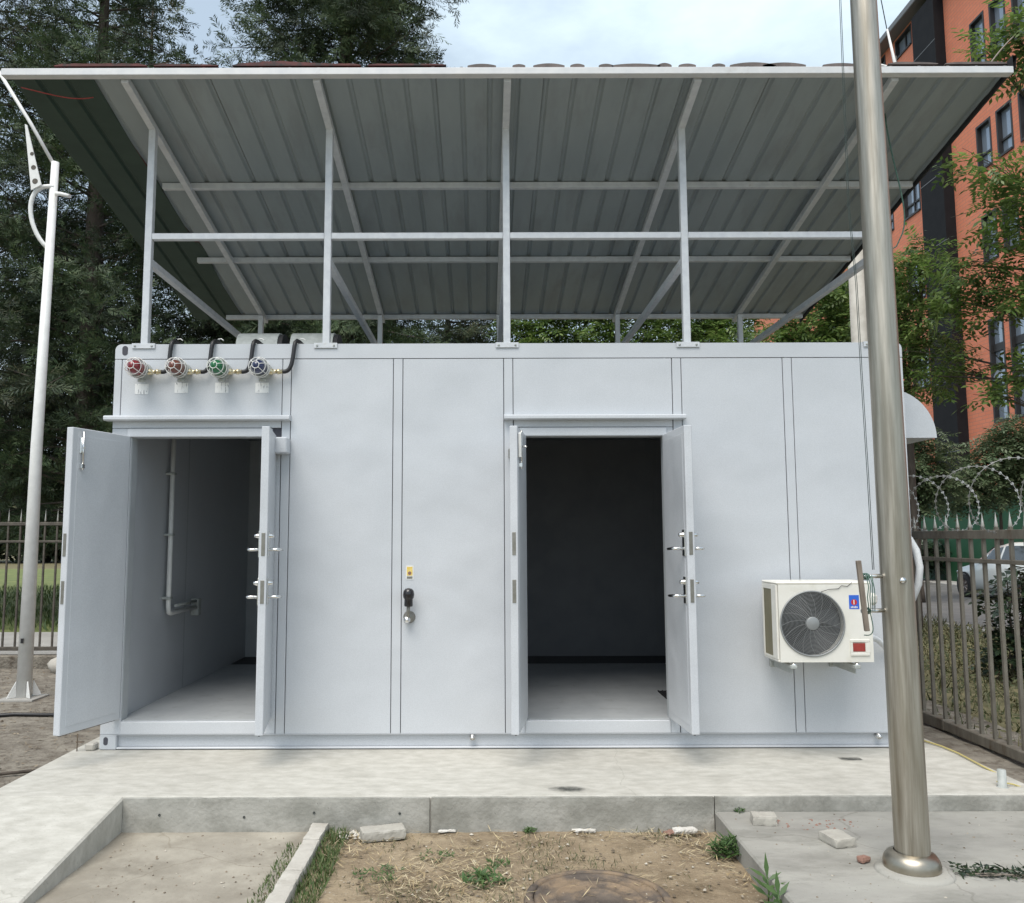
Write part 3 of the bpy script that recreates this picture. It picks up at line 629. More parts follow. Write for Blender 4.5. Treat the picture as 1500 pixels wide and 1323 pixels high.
# ================================================================== WARNING LIGHTS
def bezier(p0, p1, p2, p3, n=14):
    p0, p1, p2, p3 = map(Vector, (p0, p1, p2, p3)); o = []
    for i in range(n+1):
        t = i/n; o.append(p0*(1-t)**3+p1*3*t*(1-t)**2+p2*3*t*t*(1-t)+p3*t**3)
    return o
LZ = 2.70; LS = 1.14
def light(x, col, lens, label, topx):
    t = thing('warning_light', label, 'light', (x, 0, LZ), 'caged warning lights over the left doorway')
    o = Vector((0, 0, 0)); Y = (0, -1, 0); k_ = LS; sc = lambda pr: [(r*k_, h*k_) for r, h in pr]
    MB().lathe(sc([(.05, 0), (.055, .012), (.05, .022), (.043, .03), (.042, .06), (.058, .075), (.06, .1), (.0, .1)]), (0, 0, 0), Y, 24).build('housing', M['cast'], t, o)
    MB().lathe(sc([(.044, .1), (.046, .13), (.044, .165), (.034, .195), (.016, .21), (0, .213)]), (0, 0, 0), Y, 24).build('lens', lens, t, o)
    mb = MB()
    for r, h in ((.061, .105), (.062, .145), (.052, .185), (.022, .222)): mb.torus(r*k_, .0028, (0, -h*k_, 0), Y, 28, 6)
    for k in range(6):
        a = math.pi*k/3+.3; c, s_ = math.cos(a)*k_, math.sin(a)*k_
        mb.tube([(c*r, -h*k_, s_*r) for r, h in ((.061, .1), (.062, .145), (.052, .185), (.038, .208), (.022, .222))], .0026, 6)
    mb.build('guard_cage', M['white'], t, o)
    MB().lathe([(.022, 0), (.022, .03), (.015, .032), (.015, .06), (.02, .062), (.02, .078), (.016, .08), (.016, .1), (.0, .1)], (.045, -.05, -.012), (1, 0, 0), 10).build('cable_gland', M['brass'], t, o)
    dx = topx - x
    pts = bezier((.14, -.05, -.012), (.21, -.05, -.02), (dx-.01, -.045, .05), (dx, -.03, .185), 14)+[Vector((dx+.004, -.022, .212)), Vector((dx+.012, .0, .228)), Vector((dx+.02, .04, .228)), Vector((dx+.03, .2, .224))]
    MB().tube(pts, .0155, 10).build('cable', M['black'], t, o)
    mb = MB().tube([(dx+.03, .01, .243), (dx+.05, .02, .25), (dx+.075, -.005, .232)], .004, 6); mb.build('cable_tie', M['white'], t, o)
    MB().lathe([(.02, 0), (.02, .012), (.026, .018), (.026, .032), (0, .032)], (0, -.05, -.052), (0, 0, -1), 12).build('drain_boss', M['cast'], t, o)
    return t
light(-2.585, 'red', M['lred'], 'bright red caged warning light, leftmost of the four on the container', -2.385)
light(-2.296, 'amber', M['lamber'], 'brownish red caged warning light between the bright red and the green one', -2.085)
light(-2.000, 'green', M['lgreen'], 'green caged warning light on the container front', -1.785)
light(-1.703, 'blue', M['lblue'], 'dark blue caged warning light, rightmost of the four on the container', -1.480)

# ================================================================== AIR CONDITIONER
def ac():
    x0, x1, y0, y1, z0, z1 = 1.855, 2.487, -.42, -.12, .652, 1.168
    t = thing('air_conditioner', 'cream outdoor air conditioner unit with round fan grille mounted on container', 'air conditioner', ((x0+x1)/2, -.27, z0))
    fx, fz, fr = 2.088, .906, .213
    # case: sides, back, top, bottom
    mb = MB(); c = .022
    mb.box(x0+.003, x1, y0+.02, y1, z1-.02, z1, .01); mb.box(x0+.003, x1, y0+.012, y1, z0, z0+.016, .004); mb.box(x1-.015, x1, y0+.012, y1, z0+.016, z1-.02)
    mb.box(x0+.02, x1-.016, y1-.012, y1, z0+.017, z1-.021)
    mb.build('case', M['acwhite'], t)
    mb = MB(); mb.box(x0, x1+.004, y0+.006, y1+.004, z1-.004, z1+.012, .008); mb.build('lid', M['acwhite'], t)
    # left side: coil guard opening
    MB().box(x0+.004, x0+.012, y0+.11, y1-.03, z0+.03, z1-.04).build('coil_fins', M['fin'], t)
    mb = MB(); mb.box(x0+.0005, x0+.016, y0+.014, y0+.11, z0+.016, z1-.005, .004); mb.box(x0+.0005, x0+.016, y1-.03, y1-.001, z0+.016, z1-.005, .003)
    mb.box(x0+.001, x0+.015, y0+.111, y1-.031, z0+.016, z0+.03); mb.box(x0+.001, x0+.015, y0+.111, y1-.031, z1-.04, z1-.005)
    mb.build('side_frame', M['acwhite'], t)
    # front panel with round hole
    n = 72; ring = []; rect = []
    xa, xb, za, zb = x0+.014, x1, z0+.001, z1-.005
    for i in range(n):
        a = 2*math.pi*i/n; cx, cz = math.cos(a), math.sin(a)
        ring.append((fx+fr*cx, fz+fr*cz))
        k = min((xb-fx)/cx if cx > 1e-6 else 9, (xa-fx)/cx if cx < -1e-6 else 9, (zb-fz)/cz if cz > 1e-6 else 9, (za-fz)/cz if cz < -1e-6 else 9)
        rect.append((fx+k*cx, fz+k*cz))
    for X, Z in ((xa, za), (xa, zb), (xb, za), (xb, zb)):
        j = min(range(n), key=lambda i: (rect[i][0]-X)**2+(rect[i][1]-Z)**2); rect[j] = (X, Z)
    vs = [(x, y0, z) for x, z in ring]+[(x, y0, z) for x, z in rect]+[(x, y0+.06, z) for x, z in ring]+[(x, y0+.013, z) for x, z in rect]
    fs = [(i, (i+1) % n, n+(i+1) % n, n+i) for i in range(n)]+[(i, 2*n+i, 2*n+(i+1) % n, (i+1) % n) for i in range(n)]+[(n+i, n+(i+1) % n, 3*n+(i+1) % n, 3*n+i) for i in range(n)]
    MB().add(vs, fs).build('front_panel', M['acwhite'], t)
    MB().lathe([(0, .062), (fr+.0005, .062), (fr+.0005, .06)], (fx, y0, fz), (0, 1, 0), 48).build('fan_cavity', M['dark'], t)
    mb = MB()
    for k in range(3):
        a0 = 2*math.pi*k/3+.5; nn = 8
        vs = []
        for i in range(nn+1):
            r = .05+(fr-.065)*i/nn
            for q in (-.45, 0, .45):
                a = a0+q*(1-.2*i/nn)-.35*i/nn; vs.append((fx+r*math.cos(a), y0+.04+.018*q*2, fz+r*math.sin(a)))
        mb.add(vs, [(i*3+j, i*3+j+1, i*3+j+4, i*3+j+3) for i in range(nn) for j in range(2)], 0, True)
    mb.build('fan_blades', M['fan'], t)
    mb = MB().torus(fr-.001, .006, (fx, y0-.004, fz), (0, 1, 0), 56, 8)
    for i in range(19): mb.torus(.052+i*.0083, .0015, (fx, y0-.010+.004*(i/18)**2, fz), (0, 1, 0), 48, 4)
    for k in range(16):
        a = 2*math.pi*k/16
        mb.tube([(fx+r*math.cos(a+q), y0-.0085+.004*(r/fr)**2, fz+r*math.sin(a+q)) for r, q in ((.04, 0), (.09, .14), (.15, .30), (fr, .46))], .0012, 4, False)
    mb.build('fan_grille', M['grille'], t)
    MB().lathe([(0, -.014), (.04, -.013), (.046, -.009), (.046, .002)], (fx, y0, fz), (0, 1, 0), 24).build('grille_hub', M['grille'], t)
    lg = MB().box(2.338, 2.405, y0-.0012, y0-.0002, 1.0, 1.092).build('brand_badge', M['blue'], t)
    z = Vector((0, 0, 0))
    MB().lathe([(0, 0), (.02, 0)], (2.371, y0-.0018, 1.045), (0, -1, 0), 20).build('red_disc', M['red'], lg, z)
    MB().box(2.3665, 2.3735, y0-.0026, y0-.002, 1.031, 1.061).build('disc_mark', M['white'], lg, z)
    mb = MB()
    for i in range(5): mb.box(2.348+i*.0095, 2.3545+i*.0095, y0-.0022, y0-.0014, 1.007, 1.017+.003*(i % 2))
    mb.build('badge_lettering', M['white'], lg, z)
    fr2 = MB(); a, c, d, e = 2.332, 2.462, .694, .803
    fr2.box(a, c, y0-.008, y0-.0003, d, d+.022, .004); fr2.box(a, c, y0-.008, y0-.0003, e-.02, e, .004); fr2.box(a, a+.016, y0-.0075, y0-.0003, d+.0225, e-.0205); fr2.box(c-.03, c, y0-.0075, y0-.0003, d+.0225, e-.0205)
    fr2.build('access_cover', M['acwhite'], t)
    MB().box(2.350, 2.430, y0-.004, y0-.0003, .723, .777).build('red_label', M['redlabel'], t)
    MB().box(2.455, 2.56, y0+.05, y1-.05, 1.02, 1.10, .02).build('valve_cover', M['acwhite'], t)
    MB().tube([(2.15, y0-.012, 1.115), (2.2, y0-.008, 1.13), (2.27, y0-.004, 1.135), (2.29, y0-.006, 1.155), (2.33, y0-.004, 1.15), (2.36, y0-.006, 1.175)], .002, 5).build('loose_wire', M['black'], t)
    for bx in (1.95, 2.37):
        mb = MB().box(bx-.02, bx+.02, -.44, -.001, .612, .634, .003); mb.box(bx-.02, bx+.02, -.03, -.001, .565, .6115, .003); mb.box(bx-.003, bx+.003, -.4, -.031, .575, .6115)
        mb.build('bracket', M['cast'], t)
        MB().lathe([(.02, 0), (.02, .008), (.011, .01), (.011, .04)], (bx+.01, -.40, .634), (0, 0, 1), 10).build('foot_bolt', M['chrome'], t)
ac()
tag(MB().tube([(2.50, -.2, .80), (2.58, -.16, .79), (2.66, -.10, .76), (2.74, -.05, .70), (2.82, -.02, .72), (2.96, -.02, .80)], .02, 10).build('drain_pipe', M['insul']), 'short white pipe running right from the air conditioner behind the pole', 'pipe')

# ================================================================== CANOPY
SL = 0.1806
zr = lambda y: 4.580 + .05*SL - SL*y          # underside of the rafters' line
cn = thing('canopy', 'steel framed canopy with grey corrugated sheet roof standing over the container', 'canopy', (0.08, 0, 2.905))
PX = [-2.597, -1.256, .080, 1.412, 2.79]
def bar(p0, p1, w, h, m, name, parent=cn, c=.003):
    p0, p1 = Vector(p0), Vector(p1); d = (p1-p0).normalized(); L = (p1-p0).length
    up = Vector((0, 0, 1)) if abs(d.z) < .95 else Vector((0, 1, 0))
    x = d.cross(up).normalized(); z = x.cross(d)
    mb = MB().box(-w/2, w/2, 0, L, -h/2, h/2, c); mt = Matrix((x, d, z)).transposed()
    mb.v = [tuple(mt @ Vector(v) + p0) for v in mb.v]
    return mb.build(name, m, parent)
TU = .052
for x in PX:
    zt = zr(.05)-.031
    MB().box(x-TU/2, x+TU/2, .002, .002+TU, 2.905, zt+.012, .003).build('front_post', M['steel'], cn)
    mb = MB().box(x-.085, x+.085, -.005, .10, 2.9055, 2.911, .001); mb.box(x-.085, x+.085, -.011, -.0052, 2.872, 2.9105, .001)
    bp_ = mb.build('base_plate', M['steel'], cn)
    mb = MB()
    for dx in (-.062, .062): mb.lathe([(0, .006), (.008, .005), (.008, 0)], (x+dx, -.011, 2.89), (0, -1, 0), 8)
    mb.build('anchor_bolt', M['cast'], bp_, Vector((0, 0, 0)))
    MB().box(x-TU/2, x+TU/2, 3.20, 3.25, 2.905, zr(3.2)-.04, .003).build('rear_post', M['steel'], cn)
    bar((x, -.503, zr(-.503)-.004), (x, 3.44, zr(3.44)-.004), TU, TU, M['steel'], 'rafter')
    bar((x, .056, 3.54), (x, 3.199, 3.545), .05, .05, M['steel'], 'tie_beam')
for a, c in zip(PX[:-1], PX[1:]):
    MB().box(a+TU/2+.0005, c-TU/2-.0005, .005, .052, 3.705, 3.752, .003).build('front_beam', M['steel'], cn)
b0 = MB()
for y, xl in ((.83, -2.82), (2.09, -2.94), (3.40, -3.04)):
    bar((xl, y, zr(y)+.024), (3.56, y, zr(y)+.024), .05, .05, M['steel'], 'purlin')
bar((-3.43, -.535, zr(-.535)+.014), (3.585, -.535, zr(-.535)+.012), .06, .05, M['eave'], 'eave_beam')
# corrugated sheets: trapezoid ribs at 0.2 m, each sheet overlaps the next
def corr(x0, x1, y0, y1, mats, lift, drop=0.0, wave=0.0, seed=0):
    pitch = .2; ns = 30; xs = []
    k0 = int(math.floor(x0/pitch))-1; brk = []
    for k in range(k0, k0+int((x1-x0)/pitch)+4):
        for o, h in ((0, 0), (.135, 0), (.150, .018), (.166, .018), (.181, 0)): brk.append((k*pitch+o, h))
    def H(x):
        for (a, ha), (c, hc) in zip(brk, brk[1:]):
            if a <= x <= c: return ha+(hc-ha)*(x-a)/max(c-a, 1e-6)
        return 0
    xs = sorted({x0, x1} | {x for x, h in brk if x0 < x < x1})
    ny = 10; n = len(xs); vs = []
    for t in (0, 1):
        for j in range(ny+1):
            y = y0+(y1-y0)*j/ny
            for i, x in enumerate(xs):
                e = 0
                xx = x
                if wave and i == n-1: xx = x+wave*noise.noise((y*1.7, seed, 2))
                z = zr(y)+.0505+lift+H(x)+.002*noise.noise((x*2, y*1.5, seed))+t*.0025
                vs.append((xx, y, z))
    A = (ny+1)*n
    mb = MB()
    f0 = [(j*n+i, (j+1)*n+i, (j+1)*n+i+1, j*n+i+1) for j in range(ny) for i in range(n-1)]
    mb.add(vs, f0, 0)
    for f in f0: mb.f.append(tuple(A+i for i in f[::-1])); mb.mi.append(1); mb.sm.append(False)
    for i in range(n-1): mb.f.append((i, i+1, A+i+1, A+i)); mb.mi.append(1); mb.sm.append(False)
    for j in range(ny):
        for i in (0, n-1): mb.f.append((j*n+i, (j+1)*n+i, A+(j+1)*n+i, A+j*n+i)); mb.mi.append(1); mb.sm.append(False)
    return mb
edges = [-2.93, -2.06, -1.26, -.46, .34, 1.14, 1.94, 2.74, 3.58]
for i, (a, c) in enumerate(zip(edges[:-1], edges[1:])):
    corr(a+.002, c+.03, -.515, 3.52, [M['sheet'], M['red_top'] if i < 3 else M['sheet_top']], .0035*(i % 2), seed=i).build('roof_sheet', [M['sheet'], M['red_top'] if i < 3 else M['sheet_top']], cn)
corr(-3.43, -2.86, -.51, 3.50, None, -.006, wave=.12, seed=20).build('green_edge_sheet', [M['green_sheet'], M['red_top']], cn)
# dark flashing along the right verge
mb = MB(); n = 40
vs = []
for j in range(n+1):
    y = -.56+4.1*j/n; w = .012*noise.noise((y*6, 3, 1)); z = zr(y)+.05
    vs += [(3.585+w, y, z-.035+w), (3.60+w, y, z-.035+w), (3.615+w, y, z+.06), (3.585, y, z+.065)]
mb.add(vs, [(j*4+k, (j+1)*4+k, (j+1)*4+(k+1) % 4, j*4+(k+1) % 4) for j in range(n) for k in range(4)]); mb.build('verge_flashing', M['dark'], cn)
# uneven tiles lying over the front edge
def tile_edge(x0, x1, h, seed, m):
    n = int((x1-x0)/.02); vs = []; mb = MB()
    for i in range(n+1):
        x = x0+(x1-x0)*i/n; e = min(1, i/3, (n-i)/3)
        z = zr(-.5)+.052+.0375*1.0+h*e*(.55+.6*noise.noise((x*2.3, seed, 0))+.3*abs(noise.noise((x*9, seed, 4))))
        vs += [(x, -.50, zr(-.5)+.096), (x, -.50, z+.012), (x, .1, z-.09), (x, .1, zr(.1)+.096)]
    mb.add(vs, [(i*4+k, (i+1)*4+k, (i+1)*4+k+1, i*4+k+1) for i in range(n) for k in range(3)]+[(0, 1, 2, 3), (n*4+3, n*4+2, n*4+1, n*4)])
    return mb.build('edge_tile', m, cn)
for i, (a, c, h, m) in enumerate(((-3.1, -2.45, .022, 'red_top'), (-2.4, -1.95, .016, 'red_top'), (-1.85, -.95, .026, 'red_top'), (-.9, -.35, .012, 'red_top'), (2.75, 3.1, .012, 'sheet_top'), (3.15, 3.6, .022, 'sheet_top'))):
    tile_edge(a, c, h, i*3.1, M[m])
def rib_end(x, w, h):
    n = 12; vs = []; mb = MB()
    for i in range(n+1):
        t = i/n; xx = x-w/2+w*t; z = zr(-.5)+.09+h*math.sin(math.pi*t)**.8
        vs += [(xx, -.505, zr(-.5)+.075), (xx, -.505, z), (xx, .05, z-.098), (xx, .05, zr(.05)+.075)]
    mb.add(vs, [(i*4+k, (i+1)*4+k, (i+1)*4+k+1, i*4+k+1) for i in range(n) for k in range(3)]+[(0, 1, 2, 3), (n*4+3, n*4+2, n*4+1, n*4)])
    return mb.build('edge_tile', M['sheet_top'], cn)
for x, w, h in ((-.10, .20, .028), (.16, .09, .022), (.37, .22, .032), (.57, .1, .026), (.77, .1, .024), (.98, .34, .026), (1.18, .1, .034), (1.34, .12, .024), (1.56, .09, .024), (1.80, .32, .04), (2.02, .3, .036), (2.42, .26, .026)): rib_end(x, w, h*.5)
# red cord caught at the left corner
tag(MB().tube(bezier((-3.32, -.5, 4.62), (-3.1, -.45, 4.585), (-3.0, -.4, 4.57), (-2.86, -.4, 4.60), 12), .004, 6).build('hanging_twine', M['redlabel']), 'thin red twine hanging under the left end of the canopy eave', 'twine')
# white antenna bracket on the canopy roof
an = thing('roof_antenna', 'thin white rod bracket standing on the right end of the canopy roof', 'antenna', (2.92, -.3, 4.74))
MB().tube([(2.915, -.3, 4.72), (2.905, -.3, 4.86), (2.855, -.3, 5.16)], [.012, .012, .007], 8).build('rod', M['white'], an)
MB().tube([(2.74, -.31, 4.892), (2.905, -.3, 4.855), (2.96, -.3, 4.85)], .009, 8).build('arm', M['white'], an)
MB().tube([(2.915, -.3, 4.86), (2.96, -.2, 4.95), (2.985, -.15, 5.04)], .006, 6).build('stay', M['fencedark'], an)
MB().tube([(2.855, -.3, 5.15), (2.78, -.3, 5.7), (2.6, -.3, 7.2)], .0035, 5).build('guy_wire', M['wire'], an)
# loose green cord under the canopy
tag(MB().tube(bezier((2.905, -.1, 4.62), (2.93, -.1, 4.2), (3.06, -.1, 3.9), (2.99, -.1, 3.7), 12)+[Vector((2.94, -.1, 3.6)), Vector((2.86, -.1, 3.55)), Vector((2.80, -.1, 3.54))], .005, 6).build('loose_twine', M['cord']), 'thin green twine hanging from the right side of the canopy', 'twine')
tag(MB().tube(bezier((3.55, .1, 4.72), (5.2, 2.5, 6.3), (6.0, 3.5, 7.2), (7.4, 5.2, 8.5), 12), .009, 6).build('overhead_cable', M['wood']), 'brown cable rising from the canopy corner to the tree at top right', 'cable')

# ================================================================== FLAGPOLE
fx, fy = 1.918, -1.985
fp = thing('flagpole', 'tall stainless steel flagpole standing on the right slab in front of container', 'pole', (fx, fy, -.085))
n = 40
MB().lathe([(.079-.0034*(9.0*i/n), -.07+9.0*i/n) for i in range(n+1)], (fx+.006, fy, 0), (-.007, 0, 1), 40).build('shaft', M['stain'], fp)
MB().lathe([(.078, .006), (.088, .004), (.108, -.006), (.121, -.024), (.127, -.046), (.126, -.067)], (fx, fy, 0), (0, 0, 1), 40).build('base_collar', M['collar'], fp)
mb = MB(); pr = []
for i in range(48):
    pass
mb.lathe([(.0, -.068), (.14, -.068), (.165, -.072), (.172, -.08), (.174, -.0855)], (fx+.002, fy-.015, 0), (0, 0, 1), 40); mb.build('footing', M['concrete_old'], fp)
for z in (1.290, 1.125): MB().tube([(fx-.05, fy, z), (fx-.19, fy-.02, z-.003)], .0105, 10).build('cleat_arm', M['chrome'], fp)
MB().lathe([(.014, 0), (.016, .006), (.0, .008)], (fx-.01, fy-.0725, 1.27), (0, -1, 0), 12).build('rivet', M['chrome'], fp)
def halyard(dx, seed):
    pts = [(1.763+dx, 4.6), (1.757+dx, 3.71), (1.753+dx, 3.16), (1.774+dx, 2.75), (1.778+dx, 2.3), (1.786+dx, 1.77), (1.79+dx, 1.32)]
    zs = [(1.85, 8.9)]+pts
    return MB().tube([(x, fy-.02+.01*seed, z) for x, z in zs], .0016, 6)
mb = halyard(0, 0); mb2 = halyard(.012, 1); mb.add(mb2.v, mb2.f, 0, True)
mb.build('halyard', M['wire'], fp)
st = bar((1.712, fy-.045, 1.365), (1.738, fy-.045, 1.03), .022, .02, M['wood'], 'wooden_batten', None, .002)
tag(st, 'weathered wooden stick tied upright to the flagpole cleat', 'stick')
mb = MB()
random.seed(3)
for k in range(4):
    x = 1.748+k*.009
    mb.tube([(x, fy-.04, 1.296), (x+.006, fy-.05, 1.25+random.uniform(-.02, .02)), (x+.003*k, fy-.045, 1.19+random.uniform(-.01, .01)), (x+.004, fy-.048, 1.122)], .0022, 6)
for k in range(4): mb.torus(.0145, .0025, (1.744+k*.006, fy-.022, 1.288), (1, .15*k-.2, .1), 14, 5)
for k in range(2): mb.torus(.0145, .0025, (1.752+k*.0075, fy-.022, 1.124), (1, .2, 0), 14, 5)
mb.tube(bezier((1.765, fy-.03, 1.115), (1.775, fy-.03, 1.05), (1.79, fy-.03, 1.0), (1.73, fy-.03, 1.01)), .0025, 5)
tag(mb.build('tied_cord', M['cord']), 'tangled green cord wound round the flagpole cleat', 'cord')

# ================================================================== LEFT LAMP POST
lx, ly = -4.985, 3.1
lp = thing('lamp_post', 'white metal street lamp post with curved brackets left of the container', 'lamp post', (lx, ly, -.2))
MB().tube([(lx-.005, ly, -.2), (lx, ly, 2.5), (lx+.05, ly, 5.72)], [.078, .060, .041], 20).build('shaft', M['white'], lp)
MB().box(lx-.2, lx+.18, ly-.18, ly+.18, -.215, -.19, .004).build('base_plate', M['roadside'], lp)
for k in range(4):
    a = math.pi/4+k*math.pi/2; c, s_ = math.cos(a), math.sin(a)
    mb = MB(); t_ = .006; px, py = -s_*t_, c*t_
    prs = [(.08, -.185), (.17, -.185), (.15, -.14), (.085, -.02)]
    mb.add([(lx+c*r+px, ly+s_*r+py, z) for r, z in prs]+[(lx+c*r-px, ly+s_*r-py, z) for r, z in prs], [(0, 1, 2, 3), (7, 6, 5, 4)]+[(i, 4+i, 4+(i+1) % 4, (i+1) % 4) for i in range(4)])
    mb.build('base_rib', M['white'], lp)
hx = lx+.03
MB().tube(bezier((hx+.03, ly-.02, 5.42), (hx-.3, ly-.05, 5.5), (hx-.27, ly-.05, 4.95), (hx-.02, ly, 4.72), 16), .024, 10).build('hook_bracket', M['white'], lp)
MB().tube([(hx+.02, ly, 5.36), (hx+.12, ly-.05, 5.33), (hx+.25, ly-.1, 5.28)], .022, 8).build('side_arm', M['white'], lp)
MB().tube([(hx+.0, ly, 5.70), (hx-.25, ly-.05, 6.15), (hx-.75, ly-.1, 6.95)], .02, 8).build('upper_arm', M['white'], lp)
mb = MB(); pr = [(-.19, 5.36), (-.08, 5.42), (-.275, 6.12), (-.30, 6.13)]
mb.add([(hx+x, ly-.09, z) for x, z in pr]+[(hx+x, ly-.075, z) for x, z in pr], [(0, 1, 2, 3), (7, 6, 5, 4)]+[(i, 4+i, 4+(i+1) % 4, (i+1) % 4) for i in range(4)])
ga = mb.build('gusset_plate', M['white'], lp)
mb = MB()
for x, z, r in ((-.15, 5.46, .032), (-.175, 5.62, .028), (-.2, 5.78, .022)): mb.lathe([(0, 0), (r, 0)], (hx+x, ly-.092, z), (0, -1, 0), 14)
mb.build('gusset_hole', M['fencedark'], ga, Vector((0, 0, 0)))
MB().box(hx-.98, hx-.70, ly-.19, ly-.01, 6.90, 6.99, .03).build('lamp_head', M['white'], lp)
MB().box(lx-.02, lx+.01, ly-.091, ly-.085, .38, .43).build('lamp_keyhole', M['black'], lp)

# ================================================================== FENCES
def picket(h0, h1, r, spike_h, m):
    mb = MB().box(-r, r, -r, r, h0, h1)
    mb.lathe([(r*.9, h1), (r*1.15, h1+.01), (r*.7, h1+spike_h*.4), (0, h1+spike_h)], (0, 0, 0), (0, 0, 1), 6, 1)
    return mb.mesh('picket', [m, M['spike']])
lf = thing('left_fence', 'dark steel picket fence with spear tips on a low wall left of container', 'fence', (-8.0, 5.4, -.2))
pk = picket(.03, 1.72, .011, .17, M['fencedark'])
for i in range(34): put('picket', pk, lf, Vector((-10.0+i*.1655, 5.4, 0))-lf.location)
for z, h in ((1.66, .045), (1.43, .03), (.0, .05)): MB().box(-12, -3.6, 5.38, 5.42, z, z+h, .004).build('rail', M['fencedark'], lf)
MB().box(-12, -3.6, 5.32, 5.50, -.35, -.06, .01).build('base_wall', M['yard'], lf)
for x in (-6.68,): MB().box(x-.03, x+.03, 5.37, 5.43, -.06, 1.85, .004).build('post', M['fencedark'], lf)
rf = thing('right_fence', 'grey brown steel picket fence with pale spikes beside the right end of container', 'fence', (3.55, 1.5, 0))
pk2 = picket(.04, 1.545, .012, .11, M['fence'])
for i in range(62): put('picket', pk2, rf, Vector((3.55, -1.9+i*.165+.0, 0))-rf.location)
for z, h in ((1.46, .065), (1.285, .03)): MB().box(3.53, 3.57, -2.0, 8.4, z, z+h, .003).build('rail', M['fence'], rf)
MB().box(3.51, 3.59, -2.0, .70, -.035, .04, .006).build('bottom_rail', M['fence'], rf)
MB().box(3.51, 3.59, .708, 8.4, -.04, .045, .006).build('bottom_rail', M['fence'], rf)
# razor wire: one coil lying on the fence top
def razor():
    mb = MB(); pts = []; nl = 17; per = 30
    for i in range(nl*per):
        t = i/per; a = 2*math.pi*t; r = .235+.02*math.sin(t*2.1)
        pts.append((3.55+r*math.cos(a)+.02*math.sin(t*1.3), -2.0+t*.50, 1.765+r*math.sin(a)+.02*math.sin(t*.9)))
    mb.tube(pts, .0025, 5)
    for i in range(0, len(pts)-1):
        p = Vector(pts[i]); d = (Vector(pts[i+1])-p).normalized(); s_ = d.cross(Vector((0, 1, 0))).normalized()
        for q in (1, -1):
            mb.add([p-d*.009, p+s_*q*.011, p+d*.009, p+s_*q*.011+d*.014], [(0, 1, 3, 2)])
    return mb
tag(razor().build('razor_wire', M['razor']), 'coiled galvanised razor wire along the top of the right fence', 'razor wire')
# yard right of the pad, under the fence
rough_sheet('fence_verge', 3.158, 4.1, -1.1, 9.0, -.06, M['yard'], 16, 120, .02, 2.0, 8)
def bank():
    vs = []; fs = []; nx, ny = 24, 60
    for j in range(ny+1):
        for i in range(nx+1):
            x = 3.7+(8.82-3.7)*i/nx; y = -6+30*j/ny
            vs.append((x, y, -.06-.2*(i/nx)+.05*noise.noise((x*.9, y*.9, 3))))
    for j in range(ny):
        for i in range(nx):
            a = j*(nx+1)+i; fs.append((a, a+1, a+nx+2, a+nx+1))
    return kind(MB().add(vs, fs, 0, True).build('grass_bank', M['verge']), 'structure')
bank()

# ================================================================== FOLIAGE
def grass(name, label, n, xr, yr, zf, hr, w, m, lean=.5):
    x = rng.uniform(*xr, n); y = rng.uniform(*yr, n)
    z = np.array([zf(a, b) for a, b in zip(x, y)]) if callable(zf) else np.full(n, zf)
    o = np.stack([x, y, z], -1); a = rng.uniform(0, 2*np.pi, n)
    d = unit(np.stack([np.cos(a)*lean*rng.uniform(.2, 1.3, n), np.sin(a)*lean*rng.uniform(.2, 1.3, n), np.ones(n)], -1))
    s = np.stack([-np.sin(a), np.cos(a), np.zeros(n)], -1)
    ob = put(name, quads_np(name, blades(o, d, rng.uniform(*hr, n), w*rng.uniform(.6, 1.4, n), s), m))
    ob['label'] = label; return kind(ob, 'stuff')
grass('bank_grass', 'rough grass and weeds on the bank behind the right fence', 16000, (3.65, 8.6), (-1.0, 14), -.16, (.05, .24), .018, M['bankgrass'], 1.1)
grass('lawn_grass', 'bright lawn beyond the left fence', 9000, (-22, -5), (8.7, 22), -.12, (.08, .22), .03, M['grass'], .6)
# yellow-green leaf cover on the bank
def ground_leaves(name, label, n, xr, yr, z, size, m):
    o = np.stack([rng.uniform(*xr, n), rng.uniform(*yr, n), z+rng.uniform(0, .16, n)], -1)
    d = unit(rng.normal(size=(n, 3))*np.array([1, 1, .35])); s = unit(np.cross(d, np.array([0, 0, 1.])+.4*rng.normal(size=(n, 3))))
    ob = put(name, quads_np(name, blades(o, d, size*rng.uniform(.6, 1.4, n), size*.5, s), m)); ob['label'] = label; return kind(ob, 'stuff')
ground_leaves('bank_cover', 'leafy ground cover behind the right fence', 9000, (3.7, 8.2), (-1, 9), -.14, .06, M['bankgrass'])

def tubes_to(mb, base, tip, r0, r1, bend=.2, n=6):
    b_, t_ = Vector(base), Vector(tip); L = (t_-b_).length
    k = Vector((random.uniform(-1, 1), random.uniform(-1, 1), random.uniform(0, .6)))*L*bend
    pts = bezier(b_, b_.lerp(t_, .33)+k, b_.lerp(t_, .7)+k*.6, t_, n)
    mb.tube(pts, [r0+(r1-r0)*i/n for i in range(n+1)], 7, True)
    return pts

